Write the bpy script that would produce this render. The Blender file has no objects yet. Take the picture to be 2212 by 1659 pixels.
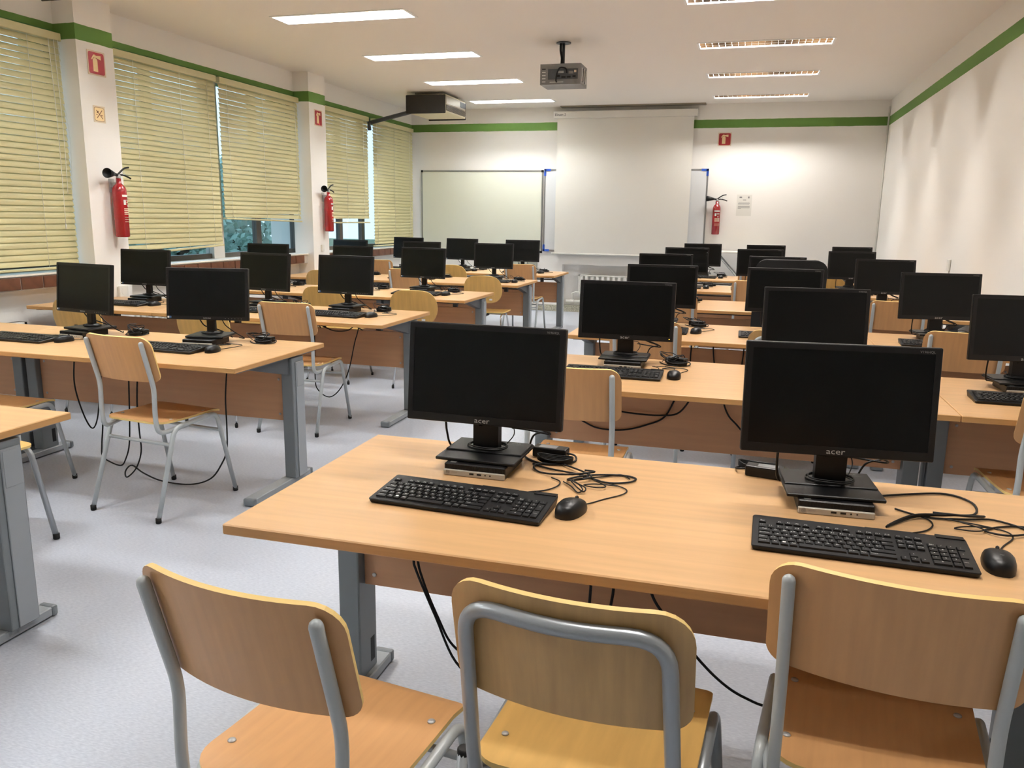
import bpy, bmesh, math, random
from mathutils import Vector, Matrix
random.seed(7)
PI = math.pi
sc = bpy.context.scene
C = sc.collection

# ---------------------------------------------------------------- camera
cam = bpy.data.objects.new('camera', bpy.data.cameras.new('camera'))
C.objects.link(cam)
F, YAW, PITCH, ROLL, HCAM = 1743.28, 0.2789, 0.2045, 0.0150, 1.447
fw = Vector((-math.sin(YAW)*math.cos(PITCH), math.cos(YAW)*math.cos(PITCH), -math.sin(PITCH)))
rt = Vector((math.cos(YAW), math.sin(YAW), 0)); up = rt.cross(fw)
rt2 = rt*math.cos(ROLL)+up*math.sin(ROLL); up2 = -rt*math.sin(ROLL)+up*math.cos(ROLL)
M = Matrix((rt2, up2, -fw)).transposed().to_4x4(); M.translation = (0, 0, HCAM)
cam.matrix_world = M
cam.data.sensor_fit = 'HORIZONTAL'; cam.data.sensor_width = 36.0
cam.data.lens = F/2212*36.0; cam.data.clip_start = 0.02
sc.camera = cam

# ---------------------------------------------------------------- world, exposure
w = bpy.data.worlds.new('sky'); sc.world = w; w.use_nodes = True
bg = w.node_tree.nodes['Background']
bg.inputs[0].default_value = (0.78, 0.90, 1.0, 1); bg.inputs[1].default_value = 0.75
sc.view_settings.view_transform = 'Standard'; sc.view_settings.look = 'None'
sc.view_settings.gamma = 1.0; sc.view_settings.use_curve_mapping = False
sc.view_settings.exposure = 1.70
sc.cycles.max_bounces = 6; sc.cycles.diffuse_bounces = 4; sc.cycles.glossy_bounces = 2; sc.cycles.transparent_max_bounces = 8
sc.cycles.caustics_reflective = False; sc.cycles.caustics_refractive = False
sc.cycles.use_adaptive_sampling = True; sc.cycles.adaptive_threshold = 0.04
TUBE_COOL = (0.97, 0.99, 1.0); TUBE_WARM = (1.0, 0.965, 0.93)
TUBE_POWER = 62.0

# ---------------------------------------------------------------- materials
MAT = {}
def srgb(r, g, b):
    f = lambda c: (c/255/12.92) if c/255 <= 0.04045 else ((c/255+0.055)/1.055)**2.4
    return (f(r), f(g), f(b), 1)
def mat(name, col, rough=0.5, metal=0.0, spec=0.5, noise=None, bump=None, coat=0.0):
    """noise=(scale xyz, amount, detail)  bump=(scale, strength)"""
    m = bpy.data.materials.new(name); m.use_nodes = True
    nt = m.node_tree; b = nt.nodes['Principled BSDF']
    b.inputs['Base Color'].default_value = col
    b.inputs['Roughness'].default_value = rough; b.inputs['Metallic'].default_value = metal
    b.inputs['Specular IOR Level'].default_value = spec
    if coat: b.inputs['Coat Weight'].default_value = coat
    if noise or bump:
        tc = nt.nodes.new('ShaderNodeTexCoord')
    if noise:
        (sx, sy, sz), amt, det = noise
        mp = nt.nodes.new('ShaderNodeMapping'); mp.inputs['Scale'].default_value = (sx, sy, sz)
        nt.links.new(tc.outputs['Object'], mp.inputs['Vector'])
        n = nt.nodes.new('ShaderNodeTexNoise'); n.inputs['Scale'].default_value = 1.0; n.inputs['Detail'].default_value = det
        nt.links.new(mp.outputs[0], n.inputs['Vector'])
        r = nt.nodes.new('ShaderNodeValToRGB')
        c = Vector(col[:3])
        r.color_ramp.elements[0].position = 0.3; r.color_ramp.elements[1].position = 0.7
        r.color_ramp.elements[0].color = (*(c*(1-amt)), 1); r.color_ramp.elements[1].color = (*(c*(1+amt*0.6)), 1)
        nt.links.new(n.outputs[0], r.inputs[0]); nt.links.new(r.outputs[0], b.inputs['Base Color'])
    if bump:
        n2 = nt.nodes.new('ShaderNodeTexNoise'); n2.inputs['Scale'].default_value = bump[0]; n2.inputs['Detail'].default_value = 3
        nt.links.new(tc.outputs['Object'], n2.inputs['Vector'])
        bp = nt.nodes.new('ShaderNodeBump'); bp.inputs['Strength'].default_value = bump[1]; bp.inputs['Distance'].default_value = 0.004
        nt.links.new(n2.outputs[0], bp.inputs['Height']); nt.links.new(bp.outputs[0], b.inputs['Normal'])
    MAT[name] = m; return m
def emit(name, col, s):
    m = bpy.data.materials.new(name); m.use_nodes = True
    nt = m.node_tree; nt.nodes.remove(nt.nodes['Principled BSDF'])
    e = nt.nodes.new('ShaderNodeEmission'); e.inputs[0].default_value = (*col, 1); e.inputs[1].default_value = s
    nt.links.new(e.outputs[0], nt.nodes['Material Output'].inputs[0]); MAT[name] = m; return m

ZS1, ZS2 = 2.734, 2.850       # painted green band
def wall_mat():
    m = mat('wall_paint', srgb(236, 232, 226), 0.75, bump=(90, 0.12))
    nt = m.node_tree; b = nt.nodes['Principled BSDF']
    g = nt.nodes.new('ShaderNodeNewGeometry'); s = nt.nodes.new('ShaderNodeSeparateXYZ')
    nt.links.new(g.outputs['Position'], s.inputs[0])
    n = nt.nodes.new('ShaderNodeTexNoise'); n.inputs['Scale'].default_value = 9.0; n.inputs['Detail'].default_value = 2
    nt.links.new(g.outputs['Position'], n.inputs['Vector'])
    a = nt.nodes.new('ShaderNodeMath'); a.operation = 'MULTIPLY_ADD'; a.inputs[1].default_value = 0.008
    nt.links.new(n.outputs[0], a.inputs[0]); nt.links.new(s.outputs['Z'], a.inputs[2])
    g1 = nt.nodes.new('ShaderNodeMath'); g1.operation = 'GREATER_THAN'; g1.inputs[1].default_value = ZS1+0.004
    g2 = nt.nodes.new('ShaderNodeMath'); g2.operation = 'LESS_THAN'; g2.inputs[1].default_value = ZS2+0.004
    nt.links.new(a.outputs[0], g1.inputs[0]); nt.links.new(a.outputs[0], g2.inputs[0])
    mu = nt.nodes.new('ShaderNodeMath'); mu.operation = 'MULTIPLY'
    nt.links.new(g1.outputs[0], mu.inputs[0]); nt.links.new(g2.outputs[0], mu.inputs[1])
    mx = nt.nodes.new('ShaderNodeMix'); mx.data_type = 'RGBA'
    mx.inputs[6].default_value = srgb(242, 239, 233); mx.inputs[7].default_value = srgb(96, 134, 56)
    nt.links.new(mu.outputs[0], mx.inputs[0]); nt.links.new(mx.outputs[2], b.inputs['Base Color'])
wall_mat()
def floor_mat():
    m = mat('linoleum', srgb(178, 184, 194), 0.32, spec=0.45)
    nt = m.node_tree; b = nt.nodes['Principled BSDF']
    tc = nt.nodes.new('ShaderNodeTexCoord')
    def nz(sx, sy, det):
        mp = nt.nodes.new('ShaderNodeMapping'); mp.inputs['Scale'].default_value = (sx, sy, 1)
        nt.links.new(tc.outputs['Object'], mp.inputs[0])
        n = nt.nodes.new('ShaderNodeTexNoise'); n.inputs['Scale'].default_value = 1; n.inputs['Detail'].default_value = det
        nt.links.new(mp.outputs[0], n.inputs['Vector']); return n
    n1 = nz(60, 220, 4); n2 = nz(170, 240, 2)
    r = nt.nodes.new('ShaderNodeValToRGB')
    r.color_ramp.elements[0].position = 0.30; r.color_ramp.elements[0].color = srgb(170, 176, 188)
    r.color_ramp.elements[1].position = 0.70; r.color_ramp.elements[1].color = srgb(194, 199, 208)
    nt.links.new(n1.outputs[0], r.inputs[0])
    r2 = nt.nodes.new('ShaderNodeValToRGB')
    r2.color_ramp.elements[0].position = 0.73; r2.color_ramp.elements[0].color = (0, 0, 0, 1)
    r2.color_ramp.elements[1].position = 0.80; r2.color_ramp.elements[1].color = (1, 1, 1, 1)
    nt.links.new(n2.outputs[0], r2.inputs[0])
    mx = nt.nodes.new('ShaderNodeMix'); mx.data_type = 'RGBA'; mx.inputs[7].default_value = srgb(226, 228, 230)
    nt.links.new(r2.outputs[0], mx.inputs[0]); nt.links.new(r.outputs[0], mx.inputs[6])
    nt.links.new(mx.outputs[2], b.inputs['Base Color'])
floor_mat()
mat('ceiling_paint', srgb(242, 237, 230), 0.85, bump=(60, 0.05))
mat('desk_beech', srgb(213, 170, 121), 0.30, noise=((2.2, 38, 20), 0.10, 4))
mat('desk_edge', srgb(198, 150, 92), 0.45, noise=((3, 3, 90), 0.08, 3))
mat('panel_beech', srgb(198, 150, 110), 0.5, noise=((2.2, 20, 38), 0.07, 4))
mat('chair_beech', srgb(206, 156, 104), 0.38, noise=((60, 5, 5), 0.07, 4))
mat('ply_edge', srgb(238, 205, 130), 0.5)
mat('ply_yellow', srgb(208, 166, 96), 0.36, noise=((30, 4, 4), 0.13, 4))
mat('ply_back', srgb(198, 160, 105), 0.4, noise=((46, 6, 5), 0.14, 5))
mat('grey_paint', srgb(182, 188, 189), 0.32, spec=0.5)
mat('steel_grey', srgb(160, 166, 170), 0.3, metal=0.35)
mat('desk_grey', srgb(118, 124, 128), 0.42, spec=0.5)
mat('desk_light_grey', srgb(150, 156, 160), 0.42)
mat('dark_grey', srgb(70, 74, 78), 0.45)
mat('chrome', srgb(200, 200, 200), 0.18, metal=1.0)
mat('rubber', srgb(13, 13, 13), 0.6, spec=0.35)
mat('black_plastic', srgb(11, 11, 12), 0.40, spec=0.35)
mat('black_matte', srgb(10, 10, 10), 0.55, spec=0.35)
mat('screen_glass', srgb(6, 7, 7), 0.28, spec=0.22)
mat('key_black', srgb(14, 14, 15), 0.42, spec=0.35)
mat('print_white', srgb(225, 225, 220), 0.6)
mat('print_grey', srgb(120, 120, 120), 0.5)
mat('logo_silver', srgb(176, 176, 174), 0.35, metal=0.2)
mat('sticker_blue', srgb(60, 96, 150), 0.5)
mat('pc_silver', srgb(172, 166, 154), 0.4, metal=0.1)
mat('white_metal', srgb(232, 229, 220), 0.4)
mat('white_plastic', srgb(228, 226, 218), 0.5)
mat('screen_cloth', srgb(232, 229, 220), 0.9)
mat('whiteboard_cream', srgb(228, 230, 214), 0.16, spec=0.6)
mat('whiteboard_white', srgb(222, 224, 224), 0.2, spec=0.6)
mat('aluminium', srgb(168, 170, 170), 0.3, metal=0.8)
mat('blue_plastic', srgb(36, 78, 170), 0.4)
mat('ext_red', srgb(152, 18, 24), 0.22, spec=0.6, coat=0.3)
mat('sign_red', srgb(158, 24, 30), 0.45)
mat('sign_cream', srgb(240, 214, 160), 0.6)
mat('sign_rim', srgb(222, 205, 180), 0.6)
mat('sign_brown', srgb(112, 66, 32), 0.6)
mat('blind_green', srgb(199, 191, 146), 0.42)
mat('tile_brown', srgb(94, 58, 40), 0.4, noise=((14, 14, 14), 0.3, 4))
mat('tile_grout', srgb(188, 184, 178), 0.8)
mat('terrazzo', srgb(176, 172, 152), 0.5, noise=((55, 55, 55), 0.45, 3))
mat('window_bronze', srgb(92, 86, 80), 0.4, metal=0.5)
mat('window_post', srgb(206, 202, 194), 0.6)
mat('ac_black', srgb(24, 18, 14), 0.5)
mat('ac_beige', srgb(214, 205, 172), 0.5)
mat('ac_panel', srgb(150, 142, 124), 0.35, metal=0.3)
mat('projector_grey', srgb(128, 126, 124), 0.45, metal=0.2)
mat('socket_grey', srgb(168, 170, 158), 0.5)
mat('louvre', srgb(245, 245, 243), 0.5)
mat('reflector', srgb(236, 236, 234), 0.5)
mat('reflector_dark', srgb(215, 210, 205), 0.12, metal=1.0)
mat('lamp_off', srgb(200, 196, 190), 0.35)
mat('fabric_black', srgb(17, 17, 18), 0.9)
mat('bark', srgb(70, 62, 52), 0.9)
mat('leaf', srgb(150, 180, 168), 0.6, noise=((1.5, 1.5, 1.5), 0.4, 3))
mat('lawn', srgb(96, 112, 84), 0.9)
mat('led_amber', srgb(230, 150, 30), 0.4)
MAT['led_amber'].node_tree.nodes['Principled BSDF'].inputs['Emission Color'].default_value = (1, 0.5, 0.05, 1)
MAT['led_amber'].node_tree.nodes['Principled BSDF'].inputs['Emission Strength'].default_value = 1.5
emit('tube_cool', TUBE_COOL, TUBE_POWER*0.95); emit('tube_warm', TUBE_WARM, TUBE_POWER*1.05)
# window glass
m = bpy.data.materials.new('window_glass'); m.use_nodes = True; nt = m.node_tree
nt.nodes.remove(nt.nodes['Principled BSDF'])
tr = nt.nodes.new('ShaderNodeBsdfTransparent'); tr.inputs[0].default_value = (0.72, 0.82, 0.88, 1)
gl = nt.nodes.new('ShaderNodeBsdfGlossy'); gl.inputs[1].default_value = 0.03
lw = nt.nodes.new('ShaderNodeLayerWeight'); lw.inputs[0].default_value = 0.5
pw = nt.nodes.new('ShaderNodeMath'); pw.operation = 'POWER'; pw.inputs[1].default_value = 4.0
fr = nt.nodes.new('ShaderNodeMath'); fr.operation = 'MULTIPLY_ADD'; fr.inputs[1].default_value = 0.6; fr.inputs[2].default_value = 0.04
nt.links.new(lw.outputs['Facing'], pw.inputs[0]); nt.links.new(pw.outputs[0], fr.inputs[0])
ms = nt.nodes.new('ShaderNodeMixShader')
nt.links.new(fr.outputs[0], ms.inputs[0]); nt.links.new(tr.outputs[0], ms.inputs[1]); nt.links.new(gl.outputs[0], ms.inputs[2])
nt.links.new(ms.outputs[0], nt.nodes['Material Output'].inputs[0]); MAT['window_glass'] = m

# ---------------------------------------------------------------- geometry helpers
class G:
    def __init__(s): s.v = []; s.f = []; s.m = []; s.s = []
    def add(s, verts, faces, m=0, smooth=False):
        o = len(s.v); s.v += [tuple(p) for p in verts]
        for f in faces: s.f.append([i+o for i in f]); s.m.append(m); s.s.append(smooth)
        return s
    def box(s, x0, x1, y0, y1, z0, z1, m=0):
        return s.add([(x0,y0,z0),(x1,y0,z0),(x1,y1,z0),(x0,y1,z0),(x0,y0,z1),(x1,y0,z1),(x1,y1,z1),(x0,y1,z1)],
                     [(0,3,2,1),(4,5,6,7),(0,1,5,4),(1,2,6,5),(2,3,7,6),(3,0,4,7)], m)
    def cbox(s, c, d, m=0, mat4=None, r=0.0, seg=2):
        bm = bmesh.new(); bmesh.ops.create_cube(bm, size=1)
        bmesh.ops.scale(bm, vec=d, verts=bm.verts)
        if r: bmesh.ops.bevel(bm, geom=bm.edges[:], offset=r, segments=seg, affect='EDGES', profile=0.5)
        bmesh.ops.translate(bm, vec=c, verts=bm.verts)
        if mat4: bmesh.ops.transform(bm, matrix=mat4, verts=bm.verts)
        bm.verts.index_update()
        s.add([v.co[:] for v in bm.verts], [[v.index for v in f.verts] for f in bm.faces], m, False); bm.free(); return s
    def tube(s, pts, r, n=8, m=0, caps=True, closed=False, dome=False):
        P = [Vector(p) for p in pts]; k = len(P); rs = r if isinstance(r, (list, tuple)) else [r]*k
        if dome:
            d = (P[-1]-P[-2]).normalized(); rr = rs[-1]; e = P[-1]
            for a in (30, 60, 82): P.append(e+d*rr*math.sin(math.radians(a))); rs = rs+[rr*math.cos(math.radians(a))]
            k = len(P)
        T = []
        for i in range(k):
            if closed: t = P[(i+1) % k]-P[i-1]
            else: t = P[min(i+1, k-1)]-P[max(i-1, 0)]
            T.append(t.normalized() if t.length > 1e-9 else Vector((0, 0, 1)))
        u = Vector((0, 0, 1)) if abs(T[0].z) < 0.9 else Vector((1, 0, 0))
        u = (u-T[0]*u.dot(T[0])).normalized(); V = []
        for i in range(k):
            u = (u-T[i]*u.dot(T[i])); u = u.normalized() if u.length > 1e-6 else T[i].orthogonal().normalized()
            b = T[i].cross(u)
            for j in range(n):
                a = 2*PI*j/n; V.append(P[i]+(u*math.cos(a)+b*math.sin(a))*rs[i])
        Fc = []
        for i in range(k if closed else k-1):
            i2 = (i+1) % k
            for j in range(n): Fc.append((i*n+j, i*n+(j+1) % n, i2*n+(j+1) % n, i2*n+j))
        s.add(V, Fc, m, True)
        if caps and not closed:
            o = len(s.v)-k*n
            s.f.append([o+j for j in range(n)][::-1]); s.m.append(m); s.s.append(False)
            s.f.append([o+(k-1)*n+j for j in range(n)]); s.m.append(m); s.s.append(False)
        return s
    def lathe(s, prof, n=20, c=(0, 0, 0), m=0, mat4=None):
        V = []
        for (r, z) in prof:
            for j in range(n):
                a = 2*PI*j/n; p = Vector((c[0]+r*math.cos(a), c[1]+r*math.sin(a), c[2]+z)); V.append(mat4 @ p if mat4 else p)
        k = len(prof)
        s.add(V, [(i*n+j, i*n+(j+1) % n, (i+1)*n+(j+1) % n, (i+1)*n+j) for i in range(k-1) for j in range(n)], m, True)
        o = len(s.v)-k*n
        s.f.append([o+j for j in range(n)][::-1]); s.m.append(m); s.s.append(False)
        s.f.append([o+(k-1)*n+j for j in range(n)]); s.m.append(m); s.s.append(False)
        return s
    def prism(s, out, d0, d1, mp, m=0):
        """2-D outline extruded between depths d0, d1; mp(u,v,d) -> xyz"""
        n = len(out)
        V = [mp(u, v, d0) for u, v in out]+[mp(u, v, d1) for u, v in out]
        return s.add(V, [list(range(n))[::-1], list(range(n, 2*n))]+[(i, (i+1) % n, n+(i+1) % n, n+i) for i in range(n)], m)
    def sheet(s, rows, fn, th, m=0, me=1):
        """rows: list of (t, half-width); fn(x,t) -> (point, normal); front+back skins and an edge band"""
        nx = 14; A = []; B = []
        for (t, hw) in rows:
            for i in range(nx+1):
                x = -hw+2*hw*i/nx; p, nrm = fn(x, t); p = Vector(p); nrm = Vector(nrm).normalized()
                A.append(p+nrm*th/2); B.append(p-nrm*th/2)
        k = len(rows); w_ = nx+1; N = len(A)
        q = [(i*w_+j, i*w_+j+1, (i+1)*w_+j+1, (i+1)*w_+j) for i in range(k-1) for j in range(nx)]
        s.add(A+B, q+[tuple(N+a for a in f[::-1]) for f in q], m, True)
        ring = [j for j in range(w_)]+[i*w_+nx for i in range(1, k)]+[(k-1)*w_+j for j in range(nx-1, -1, -1)]+[i*w_ for i in range(k-2, 0, -1)]
        R = len(ring)
        s.add([A[i] for i in ring]+[B[i] for i in ring], [(i, R+i, R+(i+1) % R, (i+1) % R) for i in range(R)], me)
        return s
    def mesh(s, name, mats):
        me = bpy.data.meshes.new(name); me.from_pydata(s.v, [], s.f)
        for mm in ([mats] if isinstance(mats, str) else mats): me.materials.append(MAT[mm])
        me.polygons.foreach_set('material_index', s.m); me.polygons.foreach_set('use_smooth', s.s); me.update()
        return me
    def obj(s, name, mats, parent=None, loc=(0, 0, 0), rot=(0, 0, 0)):
        return link(name, s.mesh(name, mats), parent, loc, rot)
def link(name, me, parent=None, loc=(0, 0, 0), rot=(0, 0, 0)):
    o = bpy.data.objects.new(name, me); C.objects.link(o)
    o.parent = parent; o.location = loc; o.rotation_euler = rot; return o
def thing(name, label, cat, loc=(0, 0, 0), rotz=0.0, group=None):
    o = link(name, None, None, loc, (0, 0, rotz)); return tag(o, label, cat, group)
def tag(o, label, cat, group=None):
    o['label'] = label; o['category'] = cat
    if group: o['group'] = group
    return o
def struct(o): o['kind'] = 'structure'; return o
def dup(root, loc, rotz, label, group=None):
    r = root.copy(); C.objects.link(r); r.location = loc; r.rotation_euler = (0, 0, rotz); r['label'] = label
    if group: r['group'] = group
    for ch in list(root.children):
        c = ch.copy(); C.objects.link(c); c.parent = r
        for g in ch.children:
            d = g.copy(); C.objects.link(d); d.parent = c
    return r
def rounded(pts, rad, seg=5):
    P = [Vector(p) for p in pts]; out = [P[0]]
    for i in range(1, len(P)-1):
        a, b, c = P[i-1], P[i], P[i+1]; d1 = (a-b); d2 = (c-b)
        r = min(rad, d1.length*0.48, d2.length*0.48); p1 = b+d1.normalized()*r; p2 = b+d2.normalized()*r
        for k in range(seg+1):
            t = k/seg; out.append(p1*(1-t)**2+b*2*t*(1-t)+p2*t*t)
    out.append(P[-1]); return out
def spline(pts, n=5, closed=False):
    P = [Vector(p) for p in pts]; out = []; k = len(P)
    rng = range(k if closed else k-1)
    for i in rng:
        if closed: p0, p1, p2, p3 = P[i-1], P[i], P[(i+1) % k], P[(i+2) % k]
        else: p0, p1, p2, p3 = P[max(i-1, 0)], P[i], P[i+1], P[min(i+2, k-1)]
        for j in range(n):
            t = j/n
            out.append(0.5*((2*p1)+(p2-p0)*t+(2*p0-5*p1+4*p2-p3)*t*t+(3*p1-p0-3*p2+p3)*t**3))
    if not closed: out.append(P[-1])
    return out
def rr(w_, h_, r, n=4):
    """rounded rectangle outline"""
    o = []
    for cx, cy, a0 in ((w_/2-r, h_/2-r, 0), (-w_/2+r, h_/2-r, 90), (-w_/2+r, -h_/2+r, 180), (w_/2-r, -h_/2+r, 270)):
        for k in range(n+1):
            a = math.radians(a0+90*k/n); o.append((cx+r*math.cos(a), cy+r*math.sin(a)))
    return o
def rows_round(t0, t1, hw, r0, r1, n=6, mid=6):
    """rows of a rounded-rect sheet between t0 and t1; r0/r1 corner radius at each end"""
    R = []
    for k in range(n+1):
        a = PI/2*k/n; R.append((t0+r0-r0*math.cos(a), hw-r0+r0*math.sin(a)))
    for k in range(1, mid): R.append((t0+r0+(t1-r1-t0-r0)*k/mid, hw))
    for k in range(n+1):
        a = PI/2*(1-k/n); R.append((t1-r1+r1*math.cos(a), hw-r1+r1*math.sin(a)))
    return R
_txt = {}
def text_geo(g, txt, size, mp, m=0, align='CENTER', depth=0.0, spacing=1.0):
    """append flat lettering; mp(u,v) -> xyz"""
    key = (txt, align, spacing)
    if key not in _txt:
        cu = bpy.data.curves.new('lettering', 'FONT'); cu.body = txt; cu.size = 1; cu.align_x = align; cu.align_y = 'CENTER'
        cu.resolution_u = 2; cu.space_character = spacing
        o = bpy.data.objects.new('lettering', cu); C.objects.link(o)
        dg = bpy.context.evaluated_depsgraph_get(); me = o.evaluated_get(dg).to_mesh()
        _txt[key] = ([v.co[:] for v in me.vertices], [list(p.vertices) for p in me.polygons])
        bpy.data.objects.remove(o); bpy.data.curves.remove(cu)
    V, Fc = _txt[key]
    g.add([mp(v[0]*size, v[1]*size) for v in V], Fc, m)

# ---------------------------------------------------------------- room shell
XR, XL, XP, YB, YF, ZC = 1.7154, -5.2743, -5.0705, 12.41, -2.6, 3.068
P1 = (5.40, 5.786); P2 = (8.873, 9.257); P0 = (1.93, 2.31)
XG = -5.42                                    # window plane
g = G(); g.box(-5.75, XR+0.2, YF-0.2, YB+0.3, -0.1, 0.0); struct(g.obj('floor', 'linoleum'))
# luminaire grid
LUMX = {'L': -3.401, 'R': 0.014}; LW, LD = 1.21, 0.275
LUMS = [('L', y) for y in (-0.24, 1.46, 3.16, 4.86, 6.566, 8.287, 9.955, 11.66)]+[('R', y) for y in (1.55, 3.25, 4.95, 6.65, 8.364, 10.05, 11.74)]
ON = lambda s_, y: True
xs = sorted([-5.75, XR+0.2]+[LUMX[k]+d for k in LUMX for d in (-LW/2, LW/2)])
g = G()
cuts = {k: sorted([YF-0.2, YB+0.3]+[y+d for (s_, y) in LUMS if s_ == k for d in (-LD/2, LD/2)]) for k in 'LR'}
for i in range(len(xs)-1):
    x0, x1 = xs[i], xs[i+1]; side = None
    for k in LUMX:
        if abs((x0+x1)/2-LUMX[k]) < 0.01: side = k
    if side is None: g.box(x0, x1, YF-0.2, YB+0.3, ZC, ZC+0.16)
    else:
        cc = cuts[side]
        for j in range(0, len(cc), 2): g.box(x0, x1, cc[j], cc[j+1], ZC, ZC+0.16)
struct(g.obj('ceiling', 'ceiling_paint'))
g = G(); g.box(XR, XR+0.15, YF, YB+0.2, 0, ZC); struct(g.obj('wall_right', 'wall_paint'))
g = G(); g.box(-5.75, XR, YF-0.15, YF, 0, ZC); struct(g.obj('wall_front', 'wall_paint'))
NX0, NX1, NZ1 = -2.765, -0.75, 0.73           # radiator niche in the back wall
g = G()
g.box(-5.75, NX0, YB, YB+0.2, 0, ZC); g.box(NX1, XR, YB, YB+0.2, 0, ZC); g.box(NX0, NX1, YB, YB+0.2, NZ1, ZC); g.box(NX0, NX1, YB+0.13, YB+0.2, 0, NZ1)
struct(g.obj('wall_back', 'wall_paint'))
SILL, HEAD = 0.96, 2.80
BAYS = [(P0[1]-0.1, P1[0]+0.12), (P1[1]-0.1, P2[0]+0.16), (P2[1]-0.08, YB-0.12)]
g = G()
g.box(-5.75, XL, YF, YB, HEAD, ZC)                              # lintel above the windows
g.box(-5.75, XL, YF, BAYS[0][0], 0, HEAD)
for a, b in zip(BAYS, BAYS[1:]): g.box(-5.75, XL, a[1], b[0], 0, HEAD)
g.box(-5.75, XL, BAYS[2][1], YB, 0, HEAD)
for a, b in BAYS: g.box(-5.75, XL, a, b, 0, SILL-0.10)
struct(g.obj('wall_left', 'wall_paint'))
for (a, b) in (P0, P1, P2):
    g = G(); g.box(XL-0.05, XP, a, b, 0, ZC); struct(g.obj('wall_pillar', 'wall_paint'))
# plinth along the back wall, plus the narrow conduit in the corner
g = G(); g.box(-5.27, XR, YB-0.025, YB+0.12, 0, 0.094); struct(g.obj('baseboard_back', 'terrazzo'))
g = G(); g.tube([(XR-0.012, YB-0.012, 0.1), (XR-0.012, YB-0.012, 2.98)], 0.012, 8); o = struct(g.obj('trim_1', 'white_plastic'))

# window bays: sill with tiles, frames, panes
tile_me = None
g = G(); g.cbox((0, 0, 0), (0.014, 0.19, 0.088), 0, r=0.003, seg=1); tile_me = g.mesh('tile', 'tile_brown')
XT = -5.150
for bi, (a, b) in enumerate(BAYS):
    ya = (P0[1], P1[1], P2[1])[bi]; yb = (P1[0], P2[0], YB)[bi]
    g = G(); g.box(XG-0.10, XT-0.012, ya, yb, SILL-0.105, SILL, 0); g.box(XG-0.10, XT+0.004, ya, yb, SILL, SILL+0.012, 1)
    g.box(XT-0.012, XT-0.008, ya, yb, SILL-0.105, SILL, 0)
    s_ = struct(g.obj('window_sill', ['tile_grout', 'white_metal']))
    y = ya+0.1 if bi else 4.753-0.1-11*0.2
    while y+0.095 < yb:
        if y-0.095 > ya-0.001: link('tile', tile_me, s_, (XT-0.004, y, SILL-0.053))
        y += 0.2
    # frame
    wn = link('window_%d' % (bi+1), None); struct(wn)
    g = G(); z0, z1 = SILL+0.012, HEAD
    mid = ((a+b)/2, 7.43, 9.52)[bi]
    g.box(XG-0.03, XG+0.03, a, b, z0, z0+0.05); g.box(XG-0.03, XG+0.03, a, b, z1-0.05, z1)
    g.box(XG-0.03, XG+0.03, a, a+0.06, z0, z1); g.box(XG-0.03, XG+0.03, b-0.06, b, z0, z1)
    q = [a+0.06, mid-0.09, mid+0.09, b-0.06]
    mm = [(q[0]+q[1])/2, q[2]+0.70] if bi != 2 else [10.19, 10.86]
    for y_ in mm: g.box(XG-0.03, XG+0.03, y_-0.045, y_+0.045, z0+0.05, z1-0.05)
    g.obj('window_frame', 'window_bronze', wn)
    g = G(); g.box(XG-0.04, XG+0.06, mid-0.09, mid+0.09, z0, z1); g.obj('window_post', 'window_post', wn)
    for (u0, u1) in ((q[0], mm[0]-0.045), (mm[0]+0.045, q[1]), (q[2], mm[1]-0.045), (mm[1]+0.045, q[3])) if bi != 2 else ((q[0], q[1]), (q[2], 10.145), (10.235, 10.815), (10.905, q[3])):
        g = G(); g.box(XG-0.003, XG+0.003, u0, u1, z0+0.05, z1-0.05); g.obj('pane', 'window_glass', wn)

# ---------------------------------------------------------------- luminaires
def make_luminaire(tube_mat, label, refl):
    t = thing('ceiling_luminaire', label, 'ceiling light')
    hx, hy, D = LW/2-0.004, LD/2-0.004, 0.10
    g = G()
    g.box(-hx, hx, -hy, hy, D, D+0.006, 1)
    for s_ in (-1, 1):                       # two V-shaped reflector troughs side by side
        yo, yi, yc, zt = s_*hy, s_*0.004, s_*(hy+0.004)/2, 0.094
        for ya, yb_ in ((yo, yc+s_*0.022), (yi, yc-s_*0.022)):
            g.add([(-hx, ya, 0), (hx, ya, 0), (hx, yb_, zt), (-hx, yb_, zt)], [(0, 1, 2, 3)], 0)
        g.add([(-hx, yc+0.022, zt), (hx, yc+0.022, zt), (hx, yc-0.022, zt), (-hx, yc-0.022, zt)], [(0, 1, 2, 3)], 0)
        g.box(s_*hx-0.003, s_*hx+0.003, -hy, hy, 0, D, 1); g.box(-hx, hx, s_*hy-0.003, s_*hy+0.003, 0.001, D, 1)
    g.box(-hx, hx, -0.004, 0.004, 0.0, 0.006, 0)
    g.obj('housing', [refl, 'louvre'], t)
    g = G()
    for s_ in (-1, 1):
        g.box(-hx-0.012, hx+0.012, s_*(hy+0.006)-0.011, s_*(hy+0.006)+0.011, -0.006, -0.0015)
        g.box(s_*(hx+0.006)-0.011, s_*(hx+0.006)+0.011, -hy, hy, -0.006, -0.0015)
    g.obj('rim', 'louvre', t)
    for s_ in (-1, 1):
        g = G(); g.tube([(-hx+0.03, s_*(hy+0.004)/2, 0.068), (hx-0.03, s_*(hy+0.004)/2, 0.068)], 0.013, 6, caps=False); g.obj('tube', tube_mat, t)
    g = G(); g.box(-0.0015, 0.0015, -hy+0.006, hy-0.006, 0.0, 0.010); fin = g.mesh('louvre_fin', 'louvre')
    for k in range(19): link('louvre_fin', fin, t, (-hx+0.06+(2*hx-0.12)*k/18, 0, 0.001))
    return t
proto = {}
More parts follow.
